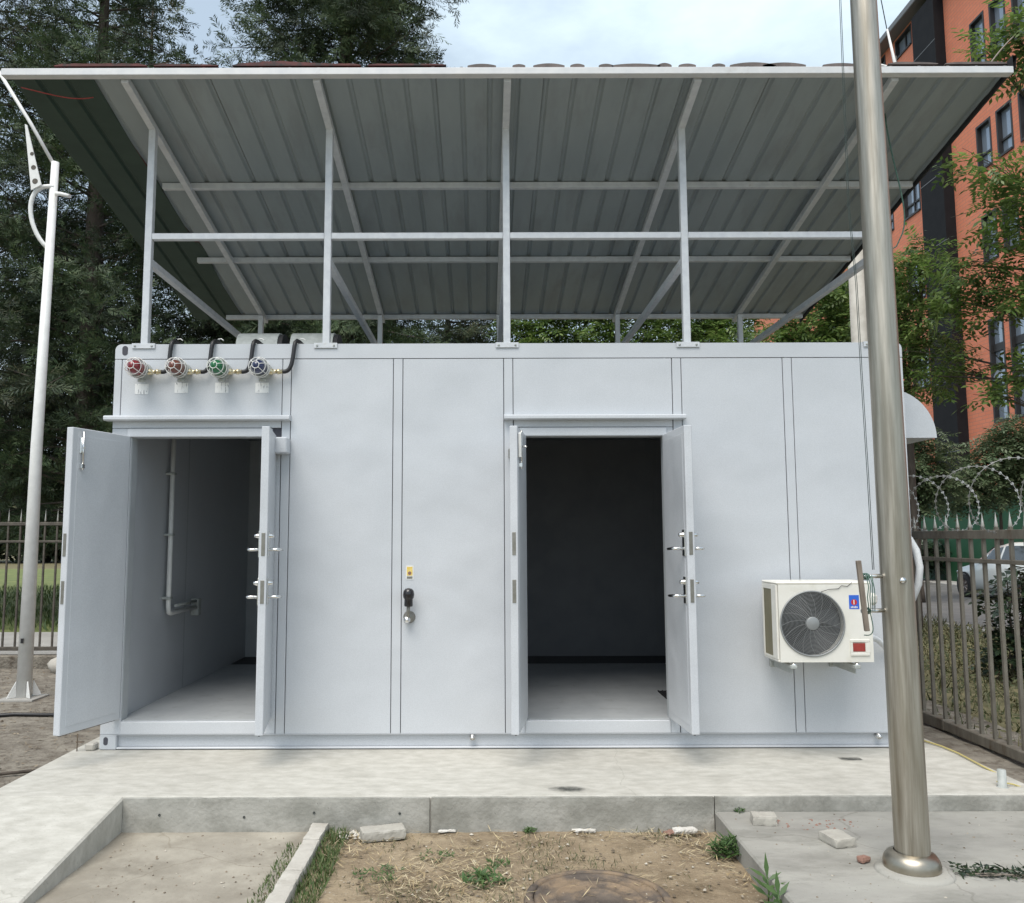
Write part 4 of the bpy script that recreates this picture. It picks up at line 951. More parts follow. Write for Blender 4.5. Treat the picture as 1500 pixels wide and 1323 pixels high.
def conifer(label, x, y, H, rad, z_low, nbr, seed, m, group=None, ns=16, blade=.32, z0=-.15, bw=.019, lean=0, top=.55):
    random.seed(seed); r = np.random.default_rng(seed)
    t = thing('conifer_tree', label, 'tree', (x, y, z0), group)
    mb = MB(); mb.tube([(x+lean*h, y, z0+h*H) for h in (0, .15, .4, .7, 1)], [.24*H/14, .19*H/14, .15*H/14, .09*H/14, .02], 10)
    O = []; D = []
    for i in range(nbr):
        u = (i+r.uniform())/nbr; z = z_low+(H-z_low)*u
        shape = (1-u)**top*(min(1, .6+u*3))
        Lb = rad*shape*r.uniform(.5, 1.15); a = r.uniform(0, 2*np.pi)
        up = r.uniform(-.12, .42)
        p0 = np.array([x+lean*(z/H), y, z0+z]); dr = np.array([np.cos(a), np.sin(a), up])
        tip = p0+dr*Lb+np.array([0, 0, -.16*Lb*Lb/rad]); mid = p0+dr*Lb*.5
        if Lb > .6: mb.tube([p0, mid, tip], [.018+.02*Lb/rad, .014, .004], 5, False)
        lat = np.array([-np.sin(a), np.cos(a), 0])
        for s in np.linspace(.25, 1, max(3, int(ns*Lb/rad))):
            q = p0*(1-s)**2+2*mid*s*(1-s)+tip*s*s
            for sg in (-1, 1):
                ll = (.25+.35*Lb*(1.05-s))*r.uniform(.6, 1.2); ld = unit(lat*sg*.8+dr*.6+np.array([0, 0, -.15])+r.normal(size=3)*.2)
                for w in np.linspace(.15, 1, max(2, int(ll/.16))):
                    O.append(q+ld*ll*w+r.normal(size=3)*.05+np.array([0, 0, -.12*w*w*ll])); D.append(unit(ld+r.normal(size=3)*.5))
    mb.build('trunk', M['bark'], t)
    O = np.array(O); D = np.array(D); n = len(O)
    Sd = unit(np.cross(D, r.normal(size=(n, 3)))); parts = []
    nb = 18; L = r.uniform(.6, 1.3, n)*blade
    for k in range(nb):
        tt = k/nb; sg = 1 if k % 2 else -1
        o = O+D*(L*tt)[:, None]; d = unit(D*.75+Sd*sg*.7+r.normal(size=(n, 3))*.25)
        parts.append(blades(o, d, L*(.5-.25*tt), bw*r.uniform(.7, 1.3, n), unit(np.cross(d, np.cross(D, Sd)))))
    V = np.concatenate(parts); me = quads_np('crown', V, m)
    put('crown', me, t)
    return t
GC = 'tall conifers behind the left fence'
conifer('tall dark conifer at the left edge of the photo behind the fence', -10.8, 11.0, 17.5, 4.3, 2.2, 230, 1, M['con'], GC)
conifer('tall grey green conifer rising behind the left end of the canopy', -7.8, 10.2, 16.5, 2.9, 1.9, 240, 2, M['conhi'], GC)
conifer('dense dark conifer rising above the middle left of the canopy', -3.0, 11.0, 18.5, 3.0, 1.2, 430, 3, M['conhi'], GC, ns=18, top=.3)
conifer('dark conifer close behind the canopy between two taller conifers', -5.2, 12.5, 9.0, 2.9, 1.0, 170, 4, M['con'], GC)
conifer('lower dark conifer behind the centre of the canopy', -.9, 12.5, 9.0, 2.2, .6, 150, 5, M['con'], GC)
conifer('far conifer filling the gap behind the left lamp post', -9.4, 16.5, 17, 4.2, 1.2, 120, 6, M['con'], GC, ns=12, blade=.42, bw=.030)
conifer('far conifer between the canopy and the left fence, half hidden', -14.5, 16.0, 17, 4.5, 1.5, 90, 8, M['con'], GC, ns=12, blade=.42, bw=.030)

def leaves_np(C, n, r, size, pairs, droop=.35, flat=1.0, leaflet=(.30, .12), up=0.0):
    """n compound leaves in an ellipsoid clump at C: rachis with leaflet pairs"""
    p = unit(rng.normal(size=(n, 3)))*(rng.uniform(0, 1, n)**.42)[:, None]*r*np.array([1, 1, flat])+np.array(C)
    a = rng.uniform(0, 2*np.pi, n); d = unit(np.stack([np.cos(a), np.sin(a), -droop+up+.35*rng.normal(size=n)], -1))
    s = unit(np.cross(d, np.array([0, 0, 1.])+.35*rng.normal(size=(n, 3)))); nrm = np.cross(s, d)
    L = size*rng.uniform(.65, 1.25, n); out = []
    for k in range(pairs):
        t = (k+.6)/(pairs+.4)
        o = p+d*(L*t)[:, None]-nrm*(L*.12*t*t)[:, None]
        for sg in (1, -1):
            dd = unit(d*.5+s*sg*.85+rng.normal(size=(n, 3))*.14-nrm*.12)
            out.append(blades(o, dd, L*leaflet[0]*(1.05-.35*abs(t-.5)), L*leaflet[1], unit(np.cross(dd, nrm))))
    o = p+d*L[:, None]; out.append(blades(o, unit(d-nrm*.2), L*leaflet[0], L*leaflet[1], s))
    st = np.stack([p, p+s*.004, o+s*.003, o], -2).reshape(-1, 4, 3); out.append(st)
    return np.concatenate(out)

def broadleaf(name, label, base, trunk_top, clusters, m, per, size, pairs=5, r0=.12, group=None, seed=1, droop=.35, limb=.03, cat='tree', leaflet=(.30, .12), flat=.85):
    random.seed(seed)
    t = thing(name, label, cat, base, group); mb = MB()
    tp = tubes_to(mb, base, trunk_top, r0, r0*.55, .04, 8)
    V = []
    for (x, y, z, r) in clusters:
        if z > trunk_top[2]: st = tp[-1]
        else:
            j = min(range(3, len(tp)), key=lambda i: abs(tp[i].z-(z-.6))); st = tp[j]
        pts = tubes_to(mb, st, (x, y, z), limb, .008, .10, 6)
        for _ in range(5):
            e = Vector((x, y, z))+Vector((random.gauss(0, 1), random.gauss(0, 1), random.gauss(0, .7)))*r*.6
            mb.tube([pts[4], (Vector(pts[4])+e)*.5+Vector((0, 0, .05)), e], [.010, .007, .003], 5, False)
        V.append(leaves_np((x, y, z), int(per*(r/.5)**2.2), r, size, pairs, droop, flat, leaflet))
    mb.build('trunk', M['bark'], t)
    put('crown', quads_np('crown', np.concatenate(V), m), t)
    return t
T1 = [(7.6,5.5,8.77,.47),(7.37,5.8,8.63,.30),(7.75,5.5,8.15,.25),(8.2,5.6,8.5,.5),(7.35,5.5,6.4,.5),(7.12,5.8,6.85,.36),(7.8,6.0,6.04,.58),(8.2,6.0,6.7,.5),(7.38,6.5,5.59,.52),(7.7,6.3,5.1,.55),(7.15,6.7,5.11,.5),(7.32,7.0,4.32,.48),(6.98,7.0,3.98,.32),(7.85,6.5,4.0,.46),(7.5,6.5,3.62,.22),(8.3,6.3,5.2,.5)]
broadleaf('pinnate_tree', 'green tree with long pinnate leaves reaching in from the right edge', (9.6, 6.6, -.2), (9.2, 6.4, 7.0), T1, M['leaf'], 56, .42, 5, .16, seed=4, limb=.045)
T2 = [(7.13,7.5,5.91,.5),(6.86,7.7,5.39,.5),(7.0,7.7,4.7,.6),(7.15,7.7,6.3,.28),(6.93,8.0,6.1,.35),(6.6,8.2,4.6,.45),(6.75,8.4,5.4,.4),(7.3,8.2,4.1,.35)]
broadleaf('pinnate_tree', 'smaller green tree standing just right of the canopy behind the flagpole', (7.3, 8.6, -.2), (7.2, 8.3, 4.2), T2, M['leaf'], 85, .36, 5, .09, seed=5)
T3 = [(6.75,10.0,6.05,.78),(6.39,10.0,5.37,.7),(5.92,10.5,5.4,.6),(5.5,10.4,4.9,.6),(7.68,11.0,6.47,.8),(7.83,10.5,5.63,.8),(6.9,10.6,5.0,.8)]
broadleaf('leafy_tree', 'leafy green tree behind the right rear corner of the container', (6.6, 11, -.2), (6.6, 10.8, 4.4), T3, M['leaf'], 110, .40, 5, .12, seed=6)
T4 = [(4.96,10.9,5.4,.6),(4.13,11.0,5.5,.6),(3.15,11.0,5.45,.6),(2.03,11.0,5.5,.6),(1.1,11.0,5.5,.55),(2.6,11.3,5.0,.7),(3.7,11.3,4.9,.7),(1.6,11.4,4.9,.7),(4.6,11.3,4.8,.6),(1.4,11.2,6.1,.6),(2.4,11.2,6.2,.6),(3.3,11.2,6.2,.6),(4.2,11.3,6.2,.6),(5.0,11.3,6.1,.6),(.6,11.4,5.9,.5)]
broadleaf('leafy_tree', 'leafy green tree seen low under the canopy behind the container', (3.0, 11.6, -.2), (3.0, 11.5, 4.2), T4, M['leaf'], 150, .38, 5, .12, seed=7)
T5 = [(11.87,17,3.91,.8),(11.47,17,3.3,.8),(11.64,17,2.7,.7),(12.3,17,2.9,.7)]
broadleaf('small_tree', 'small pale green tree across the road under the end vent hood', (11.8, 17.2, -.3), (11.8, 17.1, 2.4), T5, M['leafsoft'], 100, .45, 5, .06, seed=8)
T6 = [(14.52,18,3.8,.85),(15.23,18,4.3,.9),(13.9,18,3.1,.75),(14.8,18,3.0,.9),(15.9,18.2,3.6,.9),(13.6,18.4,2.6,.6)]
broadleaf('small_tree', 'pale green roadside tree in front of the orange building', (14.7, 18.4, -.2), (14.7, 18.3, 2.2), T6, M['leafsoft'], 100, .45, 5, .07, seed=9)
H1 = [(5.8,3.5,.76,.32),(5.95,3.5,.35,.42),(5.7,3.5,.12,.3),(5.95,3.5,1.0,.24),(6.3,3.5,.6,.5)]
broadleaf('dark_shrub', 'dark glossy shrub behind the right fence at the photo edge', (5.9, 3.6, -.15), (5.9, 3.6, .25), H1, M['leafdark'], 120, .22, 4, .04, seed=10, cat='shrub', limb=.015, leaflet=(.4, .2))
H2 = [(9.6+i*.9, 27+random.uniform(-.5, .5), .8+random.uniform(-.2, .3), .9) for i in range(9)]
broadleaf('roadside_hedge', 'dark hedge far down the road behind the fence pickets', (13.2, 27.4, -.3), (13.2, 27.3, .4), H2, M['leafdark'], 60, .5, 4, .05, seed=11, cat='hedge', leaflet=(.4, .2))

# ================================================================== UTILITY POLE, STREET, CAR
tag(MB().tube([(5.82, 7.0, -.2), (5.82, 7.0, 7.0)], [.14, .11], 20).build('concrete_pole', M['kerb']), 'pale concrete utility pole behind the container near the flagpole', 'pole')
hd = thing('green_hoarding', 'green site hoarding across the road at the foot of the building', 'hoarding', (17.5, 25, -.2))
for i in range(14): MB().box(17.5, 17.53, 12+i*1.5, 13.494+i*1.5, -.2, 2.77, .004).build('hoarding_panel', M['hoard'], hd)
def car():
    t = thing('parked_car', 'white hatchback car parked across the road seen through the right fence', 'car', (15.0, 17.8, -.3))
    z0 = -.3; cx = 15.0
    # stations along the car, front at y=19.95: (y, sill z, belt z, roof z, half width, roof half width)
    st = [(19.98,.32,.62,.66,.62,.5),(19.86,.24,.72,.80,.80,.66),(19.5,.22,.86,.93,.88,.72),(18.95,.22,.95,1.04,.90,.72),(18.6,.22,.98,1.25,.91,.68),(18.1,.22,1.0,1.5,.91,.64),(17.4,.22,1.02,1.62,.91,.64),(16.6,.22,1.03,1.62,.91,.64),(16.05,.24,1.04,1.5,.90,.63),(15.75,.3,1.02,1.2,.86,.66),(15.6,.36,.9,.95,.78,.6)]
    vs = []; fs = []
    for y, s, b, r, w, rw in st:
        for x, z in ((-w*.94, s), (-w, (s+b)/2), (-w*.97, b), (-rw, r-.03), (-rw*.7, r), (rw*.7, r), (rw, r-.03), (w*.97, b), (w, (s+b)/2), (w*.94, s)): vs.append((cx+x, y, z0+z))
    n = 10
    for i in range(len(st)-1):
        for k in range(n): fs.append((i*n+k, i*n+(k+1) % n, (i+1)*n+(k+1) % n, (i+1)*n+k))
    fs.append(tuple(range(n))); fs.append(tuple(range((len(st)-1)*n, len(st)*n))[::-1])
    MB().add(vs, fs, 0, True).build('body', M['carpaint'], t)
    def lerp_side(y, k, off):
        for (a, c) in zip(st, st[1:]):
            if c[0] <= y <= a[0]:
                u = (a[0]-y)/(a[0]-c[0]); q = [a[j]+(c[j]-a[j])*u for j in range(6)]
                P0 = Vector((-q[4]*.97, 0, q[2])); P1 = Vector((-q[5], 0, q[3]-.03)); p = P0.lerp(P1, k)
                return (cx+p.x-off, y, z0+p.z)
    for a, c in ((18.55, 17.62), (17.52, 16.5)):
        m = 8; vs = []
        for i in range(m+1):
            y = a+(c-a)*i/m
            vs += [lerp_side(y, .06, .012), lerp_side(y, .88, .012)]
        MB().add(vs, [(2*i, 2*i+1, 2*i+3, 2*i+2) for i in range(m)]).build('side_window', M['carglass'], t)
    vs = []
    for y, k in ((18.9, .0), (18.2, 1.)):
        for x in (-.62, -.3, 0, .3, .62): vs.append((cx+x, y+.03, z0+(1.075 if k == 0 else 1.475)))
    MB().add(vs, [(i, i+1, i+6, i+5) for i in range(4)]).build('windscreen', M['carglass'], t)
    for y in (19.28, 16.45):
        for sx in (-1, 1):
            w_ = MB().lathe([(.2, -.1), (.31, -.1), (.335, -.06), (.335, .06), (.31, .1), (.2, .1)], (cx+sx*.83, y, z0+.335), (sx, 0, 0), 28).build('wheel', M['tyre'], t)
            mb = MB().lathe([(.0, .06), (.06, .085), (.07, .07), (.19, .06), (.205, .102)], (cx+sx*.83, y, z0+.335), (sx, 0, 0), 24)
            for k in range(5):
                a_ = 2*math.pi*k/5; mb.tube([(cx+sx*.925, y+.05*math.cos(a_), z0+.335+.05*math.sin(a_)), (cx+sx*.925, y+.2*math.cos(a_), z0+.335+.2*math.sin(a_))], .022, 6)
            mb.build('rim', M['rim'], w_, Vector((0, 0, 0)))
            MB().lathe([(.345, .0), (.40, .0), (.40, .012), (.345, .012)], (cx+sx*.905, y, z0+.345), (sx, 0, 0), 28).build('wheel_arch', M['tyre'], t)
    MB().box(cx-.96, cx-.9, 17.0, 17.2, z0+.88, z0+.91, .008).build('door_handle', M['chrome'], t)
    MB().box(cx-1.05, cx-.9, 18.45, 18.6, z0+1.0, z0+1.12, .03).build('wing_mirror', M['carpaint'], t)
    MB().box(cx-.91, cx-.87, 17.0, 18.7, z0+.2, z0+.26, .01).build('sill_trim', M['tyre'], t)
    MB().box(cx-.80, cx-.55, 19.72, 19.9, z0+.66, z0+.76, .03).build('headlight', M['chrome'], t)
car()

# ================================================================== ORANGE BUILDING
bl = thing('brick_building', 'large orange brick building with dark column and dark framed windows at right', 'building', (24, 30, -.3))
BX = 20.0; ZR = 26.1
cols = [(12.6, 13.6), (13.95, 14.95), (16.6, 17.6), (17.95, 18.95), (20.65, 21.65), (22.0, 23.0), (23.35, 24.35), (24.75, 25.75), (26.1, 27.1)]
rows = [(1.6, 4.4), (5.9, 10.05), (12.3, 14.3), (16.1, 18.05), (20.0, 22.5)]
cols2 = [(31.62, 33.2), (34.2, 35.6), (38.0, 39.6), (41, 42.6), (46, 47.6)]
rows2 = [(1.6, 4.4), (8.2, 10.0), (12.3, 14.3), (16.4, 18.2), (20.5, 22.3), (24.45, 25.45)]
strip = (30.98, 31.55)
def facade(y0, y1, cols, rows, extra=()):
    ys = sorted({y0, y1} | {a for c in cols for a in c} | {a for e in extra for a in e[:2]}); zs = sorted({-.3, ZR-.55} | {a for r in rows for a in r} | {a for e in extra for a in e[2:]})
    mb = MB()
    for a, c in zip(ys, ys[1:]):
        for p, q in zip(zs, zs[1:]):
            my, mz = (a+c)/2, (p+q)/2
            hole = (any(u < my < v for u, v in cols) and any(u < mz < v for u, v in rows)) or any(e[0] < my < e[1] and e[2] < mz < e[3] for e in extra)
            if not hole: mb.box(BX, BX+.35, a, c, p, q)
    return mb
facade(4, 28.9, cols, rows).build('wall', M['brick'], bl)
facade(31.57, 56, cols2, rows2).build('wall', M['brick'], bl)
MB().box(BX+.36, BX+12, 4, 56, -.3, ZR-.6).build('core', M['darkcol'], bl)
MB().box(BX+.12, BX+.35, 30.76, 31.56, -.3, ZR-.56).build('glazing_recess', M['frame'], bl)
for z in range(1, 24, 3): MB().box(BX+.06, BX+.119, 30.98, 31.5, z+.1, z+3.0, .01).build('strip_pane', M['glass'], bl)
MB().box(BX-.45, BX+.34, 28.9, 30.75, -.3, ZR-1.0, .01).build('dark_column', M['darkcol'], bl)
for z in range(2, 26, 3): MB().box(BX-.456, BX-.4505, 28.9, 30.75, z, z+.03).build('cladding_joint', M['coping'], bl)
MB().box(BX-.6, BX+12, 3.8, 56.2, ZR-.55, ZR-.25, .03).build('coping', M['coping'], bl)
MB().box(BX-.3, BX+12, 4, 56, ZR-.25, ZR, .03).build('parapet', M['coping'], bl)
def window(w, h, hopper=False):
    """window frame with reveal; local: y 0..w, z 0..h, x into the building"""
    z = Vector((0, 0, 0)); mb = MB(); t = .09
    mb.box(-.02, .30, 0, t, 0, h); mb.box(-.02, .30, w-t, w, 0, h); mb.box(-.02, .30, t, w-t, h-t, h); mb.box(-.06, .30, t, w-t, 0, t)
    if h > 1.5: mb.box(.1, .24, t, w-t, h*.34, h*.34+.08)
    if h > 3: mb.box(.1, .24, t, w-t, h*.68, h*.68+.3)
    if w > 1.3: mb.box(.1, .24, w/2-.04, w/2+.04, t, h-t)
    return mb.mesh('window', M['frame']), MB().box(.17, .2, t, w-t, t, h-t).mesh('pane', M['glass'])
cache = {}
for C_, R_ in ((cols, rows), (cols2, rows2)):
    for c in C_:
        for r in R_:
            key = (round(c[1]-c[0], 3), round(r[1]-r[0], 3))
            if key not in cache: cache[key] = window(*key)
            w_ = put('window', cache[key][0], bl, Vector((BX, c[0], r[0]))-bl.location)
            put('pane', cache[key][1], w_, Vector((0, 0, 0)))
# one hopper standing open
hp = MB().box(-.02, .03, 0, .86, 0, 1.1, .01).build('open_sash', M['glass'], bl, Vector((BX-.03, 26.17, 7.55))-bl.location); hp.rotation_euler = (0, R(24), 0)
# far buildings / tree line closing the horizon
FL = [(-40+i*5.2, 60+random.uniform(-4, 4), 3+random.uniform(-1, 2), 4.2) for i in range(9)]
broadleaf('distant_trees', 'dark row of distant trees beyond the lawn at left', (-20, 62, -.3), (-20, 62, 2), FL, M['con'], 30, 1.6, 4, .2, seed=21, leaflet=(.4, .25))

# ================================================================== SMALL THINGS ON THE GROUND
# manhole cover half buried
mh = thing('manhole_cover', 'round rusty manhole cover half buried in the dirt at bottom centre', 'manhole cover', (.43, -2.05, -.19))
mb = MB().lathe([(0, -.183), (.10, -.183), (.104, -.178), (.114, -.178), (.118, -.183), (.19, -.183), (.194, -.178), (.204, -.178), (.208, -.183), (.265, -.183), (.27, -.176), (.295, -.176), (.30, -.2)], (.43, -2.05, 0), (0, 0, 1), 48)
mb.build('lid', M['iron'], mh)
MB().lathe([(.302, -.2), (.303, -.172), (.335, -.174), (.345, -.2)], (.43, -2.05, 0), (0, 0, 1), 48).build('rim', M['iron'], mh)
# straw, pebbles, little plants in the dirt bed
n = 9000
o = np.stack([rng.uniform(-.97, 1.2, n), -1.12-2.2*rng.uniform(0, 1, n)**.9, np.full(n, -.186)+rng.uniform(0, .012, n)], -1)
keep = (np.hypot(o[:, 0]-.43, o[:, 1]+2.05) > .31) | (rng.uniform(size=n) < .12); o = o[keep]; n = len(o)
cl_ = np.array([noise.noise((a*1.6, b_*1.6, 4)) for a, b_ in o[:, :2]]) > .02 + .16*rng.normal(size=n); o = o[cl_]; n = len(o)
a = rng.uniform(0, 2*np.pi, n); d = unit(np.stack([np.cos(a), np.sin(a), rng.uniform(-.05, .35, n)], -1)); s = unit(np.cross(d, np.array([0, 0, 1.])))
kind(put('dry_straw', quads_np('dry_straw', blades(o, d, rng.uniform(.02, .10, n), rng.uniform(.002, .006, n), s), M['straw'])), 'stuff')['label'] = 'dry straw and dead grass scattered on the dirt bed'
def rocks(name, label, n, xr, yr, z, sr, m, seed):
    r = np.random.default_rng(seed); mb = MB()
    for i in range(n):
        c = Vector((r.uniform(*xr), r.uniform(*yr), z)); s_ = r.uniform(*sr)**1
        a = r.uniform(0, 6.28); vs = []
        for k in range(5): vs.append(c+Vector((math.cos(a+k*1.257), math.sin(a+k*1.257), 0))*s_*r.uniform(.6, 1.1))
        vs.append(c+Vector((r.uniform(-.3, .3)*s_, r.uniform(-.3, .3)*s_, s_*r.uniform(.4, .8))))
        mb.add(vs, [(k, (k+1) % 5, 5) for k in range(5)])
    ob = mb.build(name, m); ob['label'] = label; return kind(ob, 'stuff')
rocks('pebbles', 'small stones and clods on the dirt bed', 900, (-.96, 1.2), (-3.2, -1.13), -.188, (.003, .014), M['pebble'], 2)
rocks('gravel_crumbs', 'crumbs and grit on the sunken concrete', 260, (-2.1, -1.1), (-3.0, -1.13), -.19, (.002, .009), M['pebble'], 3)
rocks('pad_grit', 'grit on the right slab', 260, (1.3, 4.0), (-3.0, -1.15), -.0845, (.002, .008), M['pebble'], 4)
rocks('yard_stones', 'stones and clods on the yard ground', 500, (-9, -3.1), (-2.5, 5.2), -.205, (.006, .022), M['litter'], 5)
n = 4200
o = np.stack([rng.uniform(-9, -3.08, n), rng.uniform(-2.6, 5.2, n), np.full(n, -.203)+rng.uniform(0, .01, n)], -1)
a = rng.uniform(0, 2*np.pi, n); d = unit(np.stack([np.cos(a), np.sin(a), rng.uniform(-.05, .3, n)], -1)); s = unit(np.cross(d, np.array([0, 0, 1.])+.3*rng.normal(size=(n, 3))))
kind(put('leaf_litter', quads_np('leaf_litter', blades(o, d, rng.uniform(.02, .07, n), rng.uniform(.004, .018, n), s), M['litter'])), 'stuff')['label'] = 'dead leaves and twigs on the yard ground at left'
grass('kerb_grass', 'green grass growing along the dirt side of the kerb strip', 1500, (-.985, -.86), (-2.6, -1.13), -.19, (.015, .07), .006, M['grass'], .9)
grass('kerb_moss', 'short grass along the concrete side of the kerb strip', 500, (-1.17, -1.075), (-2.4, -1.35), -.19, (.01, .045), .006, M['grass'], .9)
def clumped():
    n = 9000; x = rng.uniform(-.95, 1.2, n); y = rng.uniform(-3.0, -1.13, n)
    k = np.array([noise.noise((a*2.2, b_*2.2, 12)) for a, b_ in zip(x, y)]) > .17+.12*rng.normal(size=n)
    k &= np.hypot(x-.43, y+2.05) > .33
    x, y = x[k], y[k]; n = len(x); o = np.stack([x, y, np.full(n, -.19)], -1); a = rng.uniform(0, 6.283, n)
    d = unit(np.stack([np.cos(a), np.sin(a), rng.uniform(.3, 1.6, n)], -1)); sd = np.stack([-np.sin(a), np.cos(a), np.zeros(n)], -1)
    ob = put('dirt_grass', quads_np('dirt_grass', blades(o, d, rng.uniform(.012, .05, n), rng.uniform(.003, .006, n), sd), M['bankgrass'])); ob['label'] = 'thin grass growing in patches through the dirt bed'; kind(ob, 'stuff')
clumped()

def weed(name, label, x, y, z, n, L, w, spread, m=None, up=1.0, nodes=1):
    V = []
    for k in range(n):
        a = random.uniform(0, 6.283); rr = spread*random.uniform(0, 1)**.6; h = random.uniform(0, L*.8)*(1-.5*rr/spread)
        o = np.array([[x+math.cos(a)*rr, y+math.sin(a)*rr*.8, z+h*nodes*.6]])
        for q in range(3):
            a2 = random.uniform(0, 6.283); el = random.uniform(.0, .9)
            d = unit(np.array([[math.cos(a2), math.sin(a2), el]])); s_ = unit(np.cross(d, np.array([[.2, -.3, 1.]])))
            V.append(blades(o, d, np.array([L*random.uniform(.25, .6)]), np.array([w*random.uniform(.7, 1.3)]), s_))
    ob = put(name, quads_np(name, np.concatenate(V), m or M['weed']))
    return tag(ob, label, 'weed')
random.seed(5)
weed('weed_tuft', 'green weed tuft in the dirt just left of the manhole cover', -.10, -1.84, -.19, 60, .10, .011, .11)
weed('weed_tuft', 'small weed tuft in the dirt above the larger tuft', -.02, -1.62, -.19, 30, .06, .008, .07)
weed('weed_tuft', 'bushy green weed growing against the right slab edge', 1.19, -1.52, -.19, 110, .12, .012, .09, nodes=2)
weed('weed_tuft', 'low sprawling weed in the dirt close to the kerb grass', -.62, -1.75, -.19, 40, .06, .008, .12)
weed('weed_tuft', 'thin weed patch in the dirt between the grey brick and the tuft', -.35, -1.5, -.19, 30, .05, .007, .1)
weed('weed_tuft', 'tiny green weed at the foot of the step near its middle', .16, -1.125, -.19, 26, .06, .008, .03)
weed('weed_tuft', 'tiny weed at the step corner beside the right slab', 1.36, -1.115, -.085, 16, .055, .008, .02)
def leafy(name, label, x, y, z, lv):
    V = []
    for (dx, dy, h, az, el, L, w) in lv:
        o = np.array([[x+dx, y+dy, z+h]]); d = np.array([[math.cos(az)*math.cos(el), math.sin(az)*math.cos(el), math.sin(el)]]); s = unit(np.cross(d, np.array([[0.1, -.6, .8]])))
        V.append(blades(o, d, np.array([L]), np.array([w]), s))
    t = thing(name, label, 'weed', (x, y, z))
    put('leaves', quads_np('leaves', np.concatenate(V), M['weed']), t)
    MB().tube([(x, y, z), (x+.005, y, z+.05), (x, y, z+.11)], .0035, 6).build('stem', M['weed'], t)
def lv(n, L, w, seed):
    r = random.Random(seed); o = [(0, 0, .10, 1.5, 1.35, L*1.1, w)]
    for k in range(n): o.append((0, 0, .02+.1*k/n, k*2.4+r.uniform(-.3, .3), r.uniform(.15, .75), L*r.uniform(.6, 1.0), w*r.uniform(.8, 1.15)))
    return o
leafy('broad_weed', 'broad leaved weed standing at the right slab edge near the bottom', 1.205, -2.08, -.19, lv(10, .11, .024, 1))
leafy('broad_weed', 'lower broad leaved weed at the slab edge nearest the camera', 1.20, -2.24, -.20, lv(10, .10, .026, 2))
# loose bricks and rubble
def brick_at(name, label, x, y, z, L, Wd, Hh, rz, m, cat='brick', rx=0, chip=.25):
    mb = rough_box(-L/2, L/2, -Wd/2, Wd/2, 0, Hh, .012, .003 if chip < 1 else .006, 22, x*5+y)
    o = mb.build(name, m); o.location = (x, y, z); o.rotation_euler = (rx, 0, rz); return tag(o, label, cat)
brick_at('loose_brick', 'whole grey brick lying on the dirt by the kerb strip', -.665, -1.21, -.19, .245, .115, .055, R(17), M['block'])
brick_at('loose_brick', 'half grey brick on the right slab close to the step', 1.44, -1.31, -.085, .13, .10, .05, R(-8), M['block'])
brick_at('loose_brick', 'flat grey brick on the slab nearest the flagpole base', 1.715, -1.62, -.085, .12, .15, .045, R(14), M['block'])
brick_at('brick_chip', 'broken red brick chip on the slab left of flagpole', 1.735, -1.88, -.085, .06, .045, .03, R(30), M['redbrick'], chip=2)
brick_at('white_chunk', 'white plaster chunk in the dirt near the right slab', 1.04, -1.16, -.185, .14, .05, .03, R(6), M['rubble'], 'rubble', chip=2)
brick_at('red_chunk', 'reddish rubble piece touching the white plaster chunk', .95, -1.17, -.188, .06, .05, .02, R(40), M['redbrick'], 'rubble', chip=2)
brick_at('plaster_flake', 'small white flake at the step foot near the joint', -.31, -1.125, -.188, .11, .03, .012, R(3), M['rubble'], 'rubble', chip=2)
brick_at('plaster_flake', 'thin pale flake at the step foot right of centre', .47, -1.13, -.188, .14, .04, .015, R(-3), M['rubble'], 'rubble', chip=2)
rocks('plaster_rubble', 'heap of small white plaster crumbs beside the grey brick', 70, (-.92, -.72), (-1.24, -1.12), -.186, (.006, .02), M['rubble'], 9)
rocks('brick_crumbs', 'small brick crumbs on the right slab', 40, (1.5, 1.95), (-1.42, -1.25), -.0845, (.004, .012), M['redbrick'], 12)
# dark burn mark on the pad: thin film whose edge fades out
def stain_mat():
    m = bpy.data.materials.new('soot_stain'); m.use_nodes = True; t = m.node_tree; b = t.nodes['Principled BSDF']; ln = t.links.new
    b.inputs['Base Color'].default_value = (.05, .055, .05, 1); b.inputs['Roughness'].default_value = .9
    tc = t.nodes.new('ShaderNodeTexCoord'); g = t.nodes.new('ShaderNodeTexGradient'); g.gradient_type = 'SPHERICAL'; mp = t.nodes.new('ShaderNodeMapping'); mp.inputs['Scale'].default_value = (6.2, 12, 1)
    ln(tc.outputs['Object'], mp.inputs[0]); ln(mp.outputs[0], g.inputs[0])
    n = t.nodes.new('ShaderNodeTexNoise'); n.inputs['Scale'].default_value = 22; n.inputs['Detail'].default_value = 6; ln(tc.outputs['Object'], n.inputs['Vector'])
    a = t.nodes.new('ShaderNodeMath'); a.operation = 'MULTIPLY'; ln(g.outputs['Fac'], a.inputs[0]); ln(n.outputs['Fac'], a.inputs[1])
    r = t.nodes.new('ShaderNodeMapRange'); r.inputs['From Min'].default_value = .1; r.inputs['From Max'].default_value = .42; r.inputs['To Max'].default_value = .7; ln(a.outputs[0], r.inputs[0]); ln(r.outputs[0], b.inputs['Alpha'])
    return m
sm = stain_mat()
for cx, cy, q in ((.40, -.965, 1.35), (2.35, -.30, .45)):
    o = MB().add([(-.16*q, -.083*q, .0), (.16*q, -.083*q, .0), (.16*q, .083*q, .0), (-.16*q, .083*q, .0)], [(0, 1, 2, 3)]).build('soot_stain', sm, pad, Vector((cx, cy, .004)))
